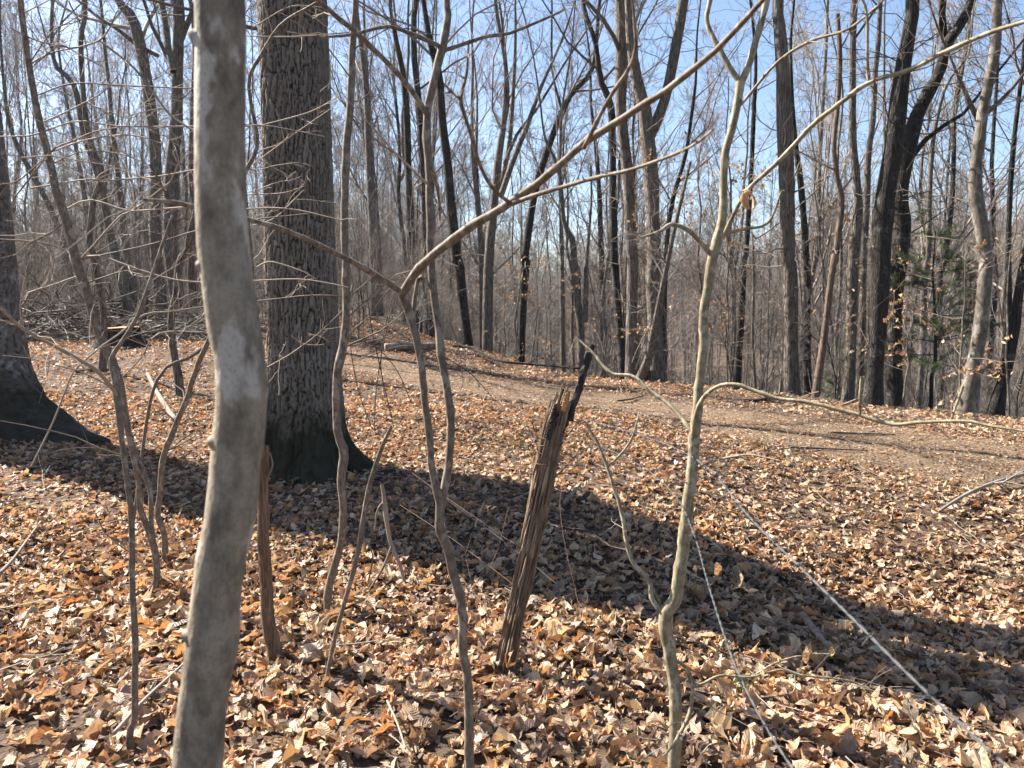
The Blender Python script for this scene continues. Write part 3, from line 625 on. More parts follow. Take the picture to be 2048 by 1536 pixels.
TR('C:1750,0,50 1690,130,52 1600,260,62 1560,420,62 1480,570,72 1420,700,80 1380,850,82 1350,1000,80 1325,1150,88 1338,1280,98 1330,1400,98 c:1325,40,88 1300,250,88 1290,500,80 1290,700,82 1290,915,98', 12.8, 'black barked leaning trunk, right stem of the double tree with spreading forks', M_bdark, M_twigd, forks=('C:1575,0,36 1570,100,38 1585,240,42', 'C:1780,560,16 1700,660,20 1540,760,24 1440,850,30 1390,920,34'), top=7, dens=(9, 6, 6))
TR('C:1905,0,50 1890,250,55 1850,500,56 1830,650,58 1810,780,62 1790,950,64 1790,1150,76 1810,1350,76 1830,1536,74 c:1832,50,74 1812,250,76 1782,450,78 1760,650,84 1738,850,96 1705,975,120', 11.4, 'smooth pale beech trunk with swaying outline near the right edge', M_beech, M_twig, forks=('C:1640,390,14 1680,480,20 1730,600,26 1800,735,34', 'C:2040,440,16 1960,540,20 1880,620,24 1830,660,28'), name='beech_tree', low=34)
TR('C:2030,300,18 2000,560,22 1970,800,26 1950,1100,28 1940,1400,30 c:1940,100,34 1940,400,40 1925,700,44 1910,950,50', 13.4, 'thin dark trunk just right of the pale beech', M_bdark, M_twigm)
TR('C:2150,1100,40 c:2060,100,50 2020,280,52 1990,500,54 1930,750,62 1870,960,74', 12.0, 'dark trunk leaning hard to the right at the right edge', M_bdark, M_twigm)
TR('C:1720,300,10 1640,420,14 1580,520,18 1510,800,24 1490,1100,27 1475,1536,31 c:1465,100,33 1450,300,34 1440,600,35 1430,930,38', 17.5, 'pale straight trunk between the black double tree and the small pine', M_bgrey, M_twigm)
TR('C:400,0,12 430,200,16 450,400,19 440,700,25 430,1000,26 415,1300,30 400,1536,32 c:395,50,34 385,300,38 370,760,46', 16.8, 'dark slim trunk seen just right of the olive sapling fork', M_bdark, M_twigm)
TR('C:985,1300,16 c:985,0,20 980,250,22 960,500,24 955,850,28', 18.5, 'slim grey trunk behind the reddish dead trunk', M_bgrey, M_twigm)
TR('C:120,480,14 95,680,19 65,900,21 10,1090,23 B:1950,1150,24 1920,1300,25 1900,1500,28 b:1895,200,32 1890,620,34', 19, 'dark trunk bowed to the left behind the forked middle tree', M_bdark, M_twigm, top=4)
TR('C:1235,200,12 1235,600,15 1235,900,17 1230,1200,18 1225,1536,20 c:1235,500,22 1240,900,24', 24, 'pale thin pole tree behind the black double tree', M_bgrey, M_twigm, top=4)
TR('C:470,1400,10 c:455,-100,13 460,180,15 460,500,16 478,790,18', 15, 'pale spindly sapling standing on the rim right of the olive sapling', M_beech, M_twig, top=1.5, dens=(5, 4, 3))
TR('A:690,0,42 770,100,60 820,280,62 855,500,62 890,750,62 905,1000,64 905,1250,64 915,1536,66 a:930,200,68 950,400,74', 21, 'grey leaning trunk left of the foreground sapling with a forked neighbour', M_bgrey, M_twigm, forks=('A:560,90,16 700,180,20 800,260,26 930,330,22',))
TR('A:1030,0,60 1030,250,60 1025,500,62 1020,700,68 1000,950,76 990,1150,78 985,1400,76 a:1000,60,70 1015,200,62 1025,450,58 1060,610,56', 18.5, 'rough grey trunk nearest the left side of the foreground sapling', M_bgrey, M_twigm, forks=('A:940,0,34 980,250,36 1015,420,40', 'A:1130,60,30 1080,180,30 1035,300,34'))
TR('A:1145,300,28 1130,700,36 1125,1000,40 1140,1300,42 a:1120,0,44 1130,300,48 1140,450,50', 23, 'brown trunk partly hidden by the foreground sapling on its left', M_bred, M_twigm)
TR('A:330,370,25 440,500,28 500,800,30 560,950,32 620,1150,36 640,1300,42 680,1500,52 a:700,60,58 740,200,70 765,360,76', 18, 'grey leaning trunk rising from the uprooted stump at the back left', M_bgrey, M_twigm)
TR('A:620,300,18 640,500,21 660,750,26 690,1000,30 720,1300,36 745,1500,40 a:790,250,48 800,400,50', 24, 'slim trunk close behind the leaning trunk at the back left', M_bgrey, M_twigm)
TR('A:340,250,12 390,600,16 430,800,20 480,1100,24 520,1350,27 a:560,100,30 590,400,34', 26, 'thin grey trunk in the far wood above the cut stump', M_bgrey, M_twigm, top=5)
TR('A:40,700,20 110,880,26 200,1050,29 300,1250,32 370,1450,34 a:420,200,38 440,420,40', 23, 'grey trunk leaning left beside the old oak at the left edge', M_bgrey, M_twigm)
TR('A:1540,-60,56 1550,50,58 1560,400,60 1590,700,60 1640,1200,60 a:1680,300,64 1700,520,66', 13, 'grey trunk standing close behind the left side of the big oak', M_bgrey, M_twigm)
TR('A:525,0,26 510,250,26 520,500,27 560,800,28 618,970,30 632,1050,32 590,1150,32 555,1400,34 a:575,0,36 590,100,36 608,400,36 600,690,42', 11.6, 'crooked slender tree in the clearing in front of the cut stump', M_bgrey, M_twig, low=30, dens=(6, 5, 4))
TR('A:1200,1150,26 1130,1400,34 a:1110,0,38 1060,80,40 1050,250,40 1022,400,40 1012,560,40 1030,700,42 1052,840,46', 10.2, 'wavy slender young tree in the clearing left of the foreground sapling', M_bgrey, M_twig, low=22, top=3, dens=(5, 4, 4))

# ------------------------------------------------------------------ far trees: prototypes copied with their parts
def far_proto(seed, h, r, mat, tw, broom):
    g = np.random.default_rng(seed)
    z = np.linspace(-0.4, h, 16); x = np.cumsum(g.normal(0, 0.1, 16)) + g.normal(0, 0.03) * z; y = np.cumsum(g.normal(0, 0.1, 16))
    P = np.stack([x - x[1], y - y[1], z], -1)[None]; rd = (r * (1 - 0.82 * np.linspace(0, 1, 16) ** 1.2))[None]; rd[0, 0] *= 1.3
    a = (12, 32) if broom else (30, 65)
    l1, a1 = grow(P, rd, 11, 0.25, 0.98, (0.3, 0.5), a, 0.5, 8, 0.1, 0.09, 0.01, rg=g)
    l2, a2 = grow(l1, a1, 7, 0.15, 1.0, (0.3, 0.55), (18, 50), 0.55, 5, 0.14, 0.06, 0.008, rg=g)
    l3, a3 = grow(l2, a2, 6, 0.1, 1.0, (0.35, 0.75), (18, 60), 0.6, 4, 0.16, 0.05, 0.0055, rg=g)
    l4, a4 = grow(l3, a3, 3, 0.2, 1.0, (0.4, 0.9), (20, 60), 0.7, 3, 0.15, 0.05, 0.0045, rg=g)
    s1, b1 = grow(P, rd, 14, 0.08, 0.6, (0.8, 2.4), (50, 90), 0.12, 5, 0.2, 0.05, 0.006, abslen=True, rg=g)
    tv, tf = joined([(P, rd, 9)]); cv, cf = joined([(l1, a1, 5), (l2, a2, 4), (l3, a3, 3), (l4, a4, 3), (s1, b1, 3)])
    return mesh_np('far_trunk', tv, tf, mat), mesh_np('far_crown', cv, cf, tw)
PR = [far_proto(300 + i, hh, rr, mm, tt, br) for i, (hh, rr, mm, tt, br) in enumerate([
    (19, .13, M_bgrey, M_twigm, True), (17, .1, M_bdark, M_twigm, False), (21, .15, M_bgrey, M_far, True), (15, .07, M_bgrey, M_far, True), (18, .12, M_bdark, M_twigm, True),
    (20, .12, M_bgrey, M_twigr, False), (13, .055, M_bgrey, M_far, True), (16, .09, M_bred, M_twigr, True), (22, .14, M_bdark, M_twigm, False), (12, .05, M_beech, M_far, True)])]
gf = np.random.default_rng(42); placed = []
ZONES = [(-0.70, -0.36, 'bare grey tree in the far wood behind the cut stump', 'bare trees in the far wood behind the stump'),
         (-0.36, -0.02, 'bare grey tree in the far wood behind the big oak', 'bare trees in the far wood behind the oak'),
         (-0.02, 0.3, 'bare tree in the hollow behind the broken post', 'bare trees in the hollow behind the post'),
         (0.3, 0.72, 'bare tree on the slope behind the black double tree', 'bare trees on the slope behind the double tree')]
tries = 0
KIND = ['tall grey upswept bare', 'dark spreading bare', 'very tall grey bare', 'slim grey bare', 'dark upswept bare', 'grey wide crowned bare', 'short slim grey bare', 'reddish upswept bare', 'very tall dark spreading bare', 'short pale bare']
while len(placed) < 285 and tries < 6000:
    tries += 1
    y = 24 + 66 * gf.uniform() ** 1.05; a = gf.uniform(-0.7, 0.72) if len(placed) < 240 else gf.uniform(-0.7, -0.1); x = a * y
    if a > -0.02 and y < 20: continue
    if any((x - q[0]) ** 2 + (y - q[1]) ** 2 < 1.6 for q in placed): continue
    placed.append((x, y)); i = gf.integers(len(PR)) if a > -0.2 else (0, 2, 3, 6, 9, 5, 3, 6)[gf.integers(8)]; zone = next(zn for zn in ZONES if a <= zn[1])
    e = empty('tree', (x, y, gz(x, y)), zone[2].replace('bare', KIND[i], 1).replace(' grey tree', ' tree'), 'tree', zone[3])
    e.rotation_euler = (gf.normal(0, .03), gf.normal(0, .03), gf.uniform(0, 6.28)); s = gf.uniform(0.75, 1.1) * (0.85 if a < -0.2 else 1); e.scale = (s * 0.9, s * 0.9, s)
    link('trunk', PR[i][0], e); link('crown', PR[i][1], e)
# the wood beyond them, one mass
def mass_proto(g, h, r, nb, ns, bl, tw):
    t = np.linspace(0, 1, 7); P = np.stack([np.cumsum(g.normal(0, 0.02, 7)) * h ** .7 + g.normal(0, .04) * h * t, np.cumsum(g.normal(0, 0.02, 7)) * h ** .7 + g.normal(0, .04) * h * t, -0.15 + h * t], -1)[None]
    rd = (r * (1 - 0.75 * t))[None]
    l1, a1 = grow(P, rd, nb, 0.1, 1.0, bl, (18, 65), 0.55, 5, 0.14, 0.07, r * 0.2, rg=g); l2, a2 = grow(l1, a1, ns, 0.1, 1.0, (0.4, 0.8), (20, 60), 0.65, 4, 0.15, 0.05, r * 0.14, rg=g)
    l3, a3 = grow(l2, a2, 3, 0.1, 1.0, (0.4, 0.8), (20, 60), 0.65, 3, 0.15, 0.04, r * 0.11, rg=g)
    v_, f_ = joined([(P, rd, 5), (l1, a1, 3), (l2, a2, 3), (l3, a3, 3)]); return mesh_np('mass_tree', v_, f_, tw)
def wood_mass(name, n, y0, y1, amin, amax, hr, rr, label, seed, tws, nb, ns, bl, floor=None):
    """one object: bare trees set out over its points by geometry nodes"""
    g = np.random.default_rng(seed); y = np.sqrt(g.uniform(y0 ** 2, y1 ** 2, n)); x = g.uniform(amin, amax, n) * y; z = H(x, y)
    if floor is not None: k = floor(x, y, z); x, y, z = x[k], y[k], z[k]; n = len(x)
    me = bpy.data.meshes.new(name); me.vertices.add(n); me.vertices.foreach_set('co', np.stack([x, y, z], -1).astype(np.float32).ravel())
    for nm, val in (('turn', g.uniform(0, 6.28, n)), ('size', g.uniform(0.65, 1.15, n))):
        me.attributes.new(nm, 'FLOAT', 'POINT').data.foreach_set('value', val.astype(np.float32))
    o = link(name, me); tag(o, label, None, None, 'stuff')
    ng = bpy.data.node_groups.new(name, 'GeometryNodeTree'); ng.interface.new_socket('Geometry', in_out='INPUT', socket_type='NodeSocketGeometry'); ng.interface.new_socket('Geometry', in_out='OUTPUT', socket_type='NodeSocketGeometry')
    N = ng.nodes.new; L = ng.links.new; gi, go = N('NodeGroupInput'), N('NodeGroupOutput'); jn = N('GeometryNodeJoinGeometry')
    for q_ in range(7):
        ob = bpy.data.objects.new(name + '_kind', mass_proto(g, g.uniform(*hr), g.uniform(*rr), nb, ns, bl, tws[q_ % len(tws)]))
        oi = N('GeometryNodeObjectInfo'); oi.inputs['Object'].default_value = ob; oi.inputs['As Instance'].default_value = True; L(oi.outputs['Geometry'], jn.inputs[0])
    ip = N('GeometryNodeInstanceOnPoints'); L(gi.outputs[0], ip.inputs['Points']); L(jn.outputs[0], ip.inputs['Instance']); ip.inputs['Pick Instance'].default_value = True
    at_, as_ = N('GeometryNodeInputNamedAttribute'), N('GeometryNodeInputNamedAttribute')
    for a_, nm in ((at_, 'turn'), (as_, 'size')): a_.data_type = 'FLOAT'; a_.inputs['Name'].default_value = nm
    cb = N('ShaderNodeCombineXYZ'); L(at_.outputs[0], cb.inputs[2]); L(cb.outputs[0], ip.inputs['Rotation']); L(as_.outputs[0], ip.inputs['Scale']); L(ip.outputs[0], go.inputs[0])
    md = o.modifiers.new('trees', 'NODES'); md.node_group = ng; return o
wood_mass('far_woodland', 2300, 80, 250, -0.72, 0.74, (11, 18), (0.06, 0.12), 'grey mass of distant bare woodland on the far hillside', 61, [M_far, M_twigm, M_far, M_twigd], 16, 6, (0.2, 0.42))
wood_mass('undergrowth', 3600, 14, 70, -0.72, 0.74, (2, 7), (0.010, 0.022), 'tangle of thin grey saplings and brush filling the wood beyond the path', 62, [M_far, M_twigm, M_twigd, M_far, M_twigd, M_twig, M_twigm], 14, 4, (0.25, 0.6),
          floor=lambda x, y, z: ((x / y < -0.1) & (y > 17.5)) | ((x / y >= -0.1) & (z < 0.0 - 0.02 * y) & (y > 14)) | (y > 40))

# ------------------------------------------------------------------ foreground saplings
def L_(*pts): return [tuple(float(c) for c in p) for p in pts]
def to_ground(P, dx=0.0):
    """prolong a base-first line down into the ground"""
    b = P[0]; t = P[1] - P[0]; z0 = gz(b[0], b[1]) - 0.06
    if b[2] > z0 + 0.02:
        k = (z0 - b[2]) / min(t[2], -1e-3) if t[2] < 0 else (b[2] - z0)
        n_ = max(2, int((b[2] - z0) / 0.12)); sl = np.clip(t[0] / max(t[2], 0.05), -.4, .4)
        F_ = [np.array([b[0] - sl * (b[2] - z0) * k * (1 - 0.4 * k), b[1], b[2] + (z0 - b[2]) * k, b[3] * (1 + 0.3 * k ** 3)]) for k in np.linspace(1, 0, n_, endpoint=False)]
        P = np.vstack(F_ + [P])
    return P
class Sapling:
    def __init__(s, name, label, stem, d0, d1=None, mat=None, twig=None, cat='sapling', n=60, sides=14, knob=0.05, seed=1, ground_it=True):
        s.g = np.random.default_rng(seed); s.mat = mat; s.twig = twig or mat
        P = world_line(stem, d0, d1)
        if ground_it: P = to_ground(P)
        s.org = P[0, :3].copy(); s.org[2] = gz(s.org[0], s.org[1])
        s.e = empty(name, s.org, label, cat)
        s.lines = []; s.stem = s.part('stem', P, mat, n, sides, knob)
    def part(s, name, P, mat, n=28, sides=8, knob=0.06, keep=True):
        Q = resample(P, n); Q[:, 3] = np.maximum(Q[:, 3], 0.0012)
        kn = np.zeros(n)
        for c in range(2, n - 1, max(3, n // 9)): kn[min(n - 1, c + s.g.integers(0, 3))] = s.g.uniform(0.5, 2.2)
        Q[:, 3] *= 1 + knob * kn + s.g.normal(0, knob * 0.35, n)
        kk = np.cumsum(s.g.normal(0, 1, (n, 3)), 0); kk -= np.linspace(0, 1, n)[:, None] * kk[-1]; Q[:, :3] += kk * (Q[:, 3] * (0.1 if sides < 20 else 0.012))[:, None] * np.sin(np.linspace(0, np.pi, n))[:, None]
        o = tube_obj(name, [(Q[:, :3][None], Q[:, 3][None], sides)], mat, s.e, s.org)
        if keep: s.lines.append(Q)
        return o
    def branch(s, pts, d0, d1, mat=None, n=26, sides=7, name='branch'):
        return s.part(name, world_line(pts, d0, d1), mat or s.mat, n, sides, 0.08)
    def twigs(s, n1, L, n2=3, lines=None, rf=0.3, rmin=0.0011, t0=0.25, flat=0.3, up=0.03, ang=(35, 75)):
        out = []
        for Q in (lines if lines is not None else s.lines):
            a, b = grow(Q[:, :3], Q[:, 3], n1, t0, 1.0, L, ang, rf, 6, 0.2, up, rmin, flat=flat, abslen=True, rg=s.g)
            c, d = grow(a, b, n2, 0.2, 1.0, (0.3, 0.6), (30, 65), 0.7, 4, 0.2, 0.02, rmin * 0.85, rg=s.g)
            out += [(a, b, 4), (c, d, 3)]
        o = tube_obj('twigs', out, s.twig, s.e, s.org); o['kind'] = 'stuff'; return o
    def buds(s, n=9):
        out = []
        for Q in s.lines:
            a, b = grow(Q[:, :3], Q[:, 3], n, 0.08, 1.0, (0.006, 0.022), (35, 65), 0.32, 4, 0.1, 0.05, 0.0011, abslen=True, rg=s.g); b = np.maximum(b, 0.0011) * np.array([1.3, 1.5, 1.2, 0.3]); out.append((a, np.minimum(b, 0.003), 5))
        o = tube_obj('buds', out, s.mat, s.e, s.org); o['kind'] = 'stuff'
    def leaf(s, px, py, d, size, col, kind='beech', yaw=0.0):
        """a dead leaf still hanging on"""
        V, F, uv, c = leaf_batch(kind, 1, [size], s.g, np.array([col]), 0.9)
        v_ = V[0]; v_ = np.stack([v_[:, 1] * math.cos(yaw) - v_[:, 2] * math.sin(yaw), v_[:, 1] * math.sin(yaw) + v_[:, 2] * math.cos(yaw), -v_[:, 0] - size * 0.5], -1)
        p = at(px, py, d)
        o = link('leaf', mesh_np('hanging_leaf', v_ + p - s.org, F, M_leaf, False, uv, np.repeat(c, len(v_), 0)), s.e)
        st = np.array([p + [0, 0, 0.02], p + [0.001, 0, 0]]); return o
def knob(s, px, py, d, r, dirx, diry=0.0):
    """a healed branch stub"""
    p = at(px, py, d); q_ = p + np.array([dirx, -0.15 * abs(dirx), diry]) * r * 1.5
    pts = np.array([p - (q_ - p) * 0.9, p, p + (q_ - p) * 0.6, q_]); 
    return tube_obj('knot', [(pts[None], np.array([[r * 1.6, r * 1.25, r * 0.95, r * 0.35]]), 10)], s.mat, s.stem, s.org)
# smooth grey trunk close to the camera
dA = 0.95
SA = Sapling('young_tree', 'smooth grey young trunk with pale lichen blotches, closest to the camera and out of focus', L_((395, 1540, 102), (402, 1430, 99), (412, 1350, 100), (421, 1290, 106), (432, 1200, 98), (441, 1120, 97), (455, 1060, 100), (466, 1000, 100), (471, 930, 97), (480, 870, 102), (484, 800, 99), (481, 720, 98), (468, 650, 101), (457, 560, 99), (449, 500, 98), (443, 400, 95), (441, 250, 94), (442, 100, 93), (440, 0, 92), (436, -160, 90), (450, -420, 84)), dA, dA, M_sapA, cat='tree', n=110, sides=28, knob=0.018, seed=3)
for a in ((407, 80, 0.0105, -1, 0.5), (415, 532, 0.009, -1, 0.1), (442, 884, 0.0105, -1, 0.1), (387, 1272, 0.0095, -1, 0.2), (430, 1052, 0.009, -0.8, 0.1)): knob(SA, a[0], a[1], dA - 0.008, a[2], a[3], a[4])
P = world_line(L_((450, -420, 80), (470, -900, 70), (520, -1600, 52), (500, -2400, 30)), dA, 1.5); SA.part('stem', P, M_sapA, 20, 12); SA.twigs(7, (0.5, 1.3), 3, lines=SA.lines[1:])
# forked brown sapling in the middle (Y fork)
SB = Sapling('sapling', 'brown grey sapling with a Y fork and a long limb slanting up to the right', L_((940, 1540, 21), (938, 1490, 20), (940, 1421, 20), (936, 1353, 19), (926, 1301, 19), (924, 1233, 20), (916, 1175, 20), (899, 1107, 20), (880, 1055, 20), (881, 1011, 19), (864, 944, 15), (858, 876, 15), (847, 790, 15), (840, 722, 15), (827, 654, 16), (806, 590, 19)), 2.25, 2.15, M_sapB, M_twig, n=80, sides=14, seed=4)
SB.branch(L_((881, 1020, 17), (886, 992, 16), (897, 927, 17), (902, 842, 17), (895, 773, 17), (885, 705, 17), (878, 637, 17), (870, 580, 16), (864, 506, 16), (861, 410, 16), (859, 342, 17), (856, 239, 17), (871, 150, 16), (885, 89, 17), (895, 34, 15), (893, 0, 14), (890, -150, 12), (900, -400, 8)), 2.2, 2.3, n=70, sides=10, name='stem')
SB.branch(L_((805, 588, 17), (826, 553, 17), (851, 525, 17), (926, 465, 17), (1022, 408, 16), (1090, 362, 15), (1175, 290, 15), (1254, 236, 14), (1330, 185, 13), (1409, 123, 12), (1468, 65, 11), (1526, 0, 10), (1600, -80, 8)), 2.14, 1.15, n=50, sides=12)
SB.branch(L_((1022, 408, 10), (1090, 383, 9), (1192, 355, 8), (1288, 331, 7), (1380, 294, 6), (1425, 260, 4)), 1.82, 1.25)
SB.branch(L_((1022, 408, 8), (985, 375, 7), (960, 330, 7), (943, 267, 7), (923, 202, 8), (933, 150, 6), (937, 90, 4)), 1.82, 1.2)
SB.branch(L_((923, 202, 5), (900, 180, 4), (888, 168, 3)), 1.3, 1.25, n=10)
SB.branch(L_((1168, 295, 9), (1213, 205, 8), (1254, 143, 8), (1271, 99, 7), (1268, 34, 5), (1262, -30, 4)), 1.6, 1.15)
SB.branch(L_((805, 585, 13), (760, 556, 12), (700, 522, 11), (600, 474, 10), (495, 440, 9), (400, 417, 9), (340, 404, 9), (283, 399, 6)), 2.14, 1.5)
SB.branch(L_((340, 404, 5), (318, 360, 4), (300, 330, 3)), 1.6, 1.5, n=10)
SB.branch(L_((856, 232, 11), (816, 171, 10), (741, 89, 10), (680, 38, 9), (600, -30, 8)), 2.25, 2.0)
SB.branch(L_((878, 92, 9), (868, 87, 9), (783, 55, 7), (700, 70, 6), (640, 74, 4)), 2.26, 2.0)
SB.branch(L_((883, 103, 8), (967, 75, 7), (1022, 65, 6), (1090, 38, 5), (1131, 18, 4)), 2.26, 2.4)
SB.branch(L_((871, 590, 7), (850, 560, 7), (838, 555, 8), (830, 590, 8), (825, 640, 8)), 2.2, 2.2, n=16)
SB.branch(L_((880, 440, 5), (876, 380, 6), (866, 340, 7)), 2.3, 2.2, n=10)
SB.twigs(3, (0.12, 0.4), 2, lines=SB.lines[1:2] + SB.lines[8:12], t0=0.3)
# olive sapling on the right
SC = Sapling('sapling', 'olive barked sapling with wavy stem and pale side twigs, right of the broken post', L_((1348, 1540, 27), (1352, 1455, 26), (1350, 1370, 26), (1336, 1284, 27), (1331, 1232, 30), (1352, 1190, 26), (1364, 1113, 25), (1374, 1028, 24), (1384, 944, 22), (1389, 876, 23), (1399, 807, 20), (1406, 739, 18), (1410, 671, 18), (1413, 620, 18), (1423, 561, 19), (1430, 512, 20), (1440, 478, 20), (1447, 427, 16), (1447, 376, 15), (1450, 308, 15), (1464, 256, 15), (1474, 212, 15), (1481, 164, 18)), 2.3, 2.3, M_sapC, M_twig, n=110, sides=16, seed=5, knob=0.06)
SC.branch(L_((1480, 168, 14), (1495, 137, 13), (1512, 75, 13), (1532, 0, 12), (1550, -90, 10), (1560, -300, 6)), 2.3, 2.3, sides=9)
SC.branch(L_((1481, 166, 12), (1461, 137, 11), (1440, 99, 10), (1421, 65, 10), (1413, 34, 9), (1418, 0, 9), (1430, -120, 6)), 2.3, 2.4, sides=9)
SC.branch(L_((1438, 482, 10), (1450, 466, 9), (1478, 407, 8), (1502, 373, 8), (1560, 321, 9), (1621, 256, 9), (1676, 212, 9), (1738, 167, 9), (1820, 140, 9), (1895, 103, 9), (1973, 68, 9), (2048, 44, 8), (2140, 20, 6)), 2.3, 1.6, n=50, sides=8)
SC.branch(L_((1738, 167, 7), (1734, 116, 6), (1734, 27, 5), (1720, -10, 4)), 1.95, 1.9, n=16)
SC.branch(L_((1474, 214, 7), (1485, 206, 6), (1533, 147, 6), (1574, 109, 6), (1632, 79, 6), (1697, 58, 5), (1758, 10, 4)), 2.3, 2.0, n=30)
SC.branch(L_((1427, 512, 11), (1421, 507, 11), (1399, 482, 9), (1372, 458, 9), (1348, 451, 8), (1336, 452, 8), (1316, 465, 7), (1281, 475, 4)), 2.3, 2.2, n=34)
SC.branch(L_((1440, 470, 7), (1490, 457, 6), (1535, 445, 5), (1565, 380, 4)), 2.3, 2.1, n=20)
SC.branch(L_((1388, 868, 14), (1394, 825, 11), (1409, 794, 9), (1437, 773, 8), (1474, 770, 8), (1512, 784, 8), (1553, 797, 8), (1621, 807, 8), (1707, 828, 8), (1782, 849, 8), (1837, 845, 7), (1929, 842, 6), (1980, 852, 6), (2048, 862, 5)), 2.28, 1.75, n=60, sides=8)
SC.branch(L_((1720, 830, 5), (1720, 790, 5), (1724, 753, 7)), 1.98, 1.95, n=12)
SC.branch(L_((1902, 840, 5), (1915, 805, 5), (1926, 772, 7)), 1.86, 1.85, n=12)
SC.branch(L_((1331, 1232, 14), (1318, 1218, 12), (1302, 1195, 10), (1299, 1165, 10), (1261, 1117, 9), (1247, 1062, 8), (1237, 1011, 8), (1227, 978, 7), (1213, 934, 7), (1193, 883, 6), (1169, 842, 4)), 2.3, 2.5, n=50, sides=8)
SC.branch(L_((1213, 937, 5), (1254, 893, 5), (1272, 850, 4), (1278, 825, 3)), 2.45, 2.5, n=16)
SC.branch(L_((1384, 864, 9), (1347, 818, 8), (1302, 784, 8), (1268, 753, 7), (1224, 746, 7), (1189, 708, 6), (1159, 681, 4)), 2.3, 2.6, n=40)
SC.branch(L_((1386, 950, 6), (1400, 935, 5), (1430, 922, 5), (1495, 910, 4), (1560, 922, 3)), 2.3, 2.15, n=20)
SC.branch(L_((1350, 1320, 8), (1372, 1335, 8), (1395, 1370, 7), (1440, 1352, 5), (1500, 1355, 5), (1560, 1340, 4), (1600, 1350, 4), (1690, 1360, 4), (1745, 1382, 3)), 2.32, 2.4, n=36)
SC.branch(L_((1372, 1335, 7), (1385, 1375, 8), (1378, 1430, 8), (1352, 1480, 7), (1330, 1510, 5)), 2.31, 2.2, n=20)
SC.branch(L_((1500, 1355, 4), (1560, 1322, 4), (1610, 1310, 3), (1660, 1308, 3)), 2.38, 2.45, n=20)
SC.branch(L_((1590, 1345, 4), (1585, 1385, 3), (1520, 1395, 3)), 2.38, 2.3, n=14)
SC.twigs(4, (0.08, 0.3), 2, lines=[SC.lines[i] for i in (3, 5, 8, 11, 15, 16)], rmin=0.0009)
tan_ = (0.55, 0.38, 0.2); org_ = (0.55, 0.27, 0.1)
for a in ((1499, 362, 2.16, 0.06, (0.6, 0.47, 0.3), 0.5), (1494, 378, 2.15, 0.06, (0.6, 0.42, 0.22), 1.6), (1506, 388, 2.17, 0.05, (0.6, 0.4, 0.2), 2.4), (1580, 895, 2.15, 0.06, (0.68, 0.55, 0.38), 0.4),
          (1525, 1318, 2.35, 0.075, tan_, 1.0), (1618, 1292, 2.42, 0.07, tan_, 0.2), (1545, 1352, 2.36, 0.06, org_, 2.0), (1435, 1125, 2.4, 0.05, tan_, 0.5), (1482, 1140, 2.4, 0.06, (0.55, 0.42, 0.28), 1.3), (1668, 1290, 2.42, 0.04, tan_, 2)): SC.leaf(a[0], a[1], a[2], a[3], a[4], 'beech', a[5])
# slender sapling hugging the oak's right side
pH, dH = hit(656, 1230)
SH = Sapling('sapling', 'slender wavy sapling standing in front of the right edge of the big oak', L_((656, 1230, 17), (657, 1182, 16), (670, 1131, 16), (684, 1079, 16), (688, 1011, 16), (684, 961, 17), (692, 905, 19), (678, 859, 16), (677, 756, 16), (684, 722, 19), (693, 671, 16), (694, 580, 15), (690, 478, 15), (694, 308, 15), (700, 205, 14), (706, 68, 13), (711, 0, 12), (714, -200, 10), (700, -700, 7)), dH, dH, M_sapB, M_twig, n=90, sides=12, seed=6, knob=0.07)
SH.twigs(9, (0.25, 0.7), 3, t0=0.3, rf=0.25, rmin=0.0016)
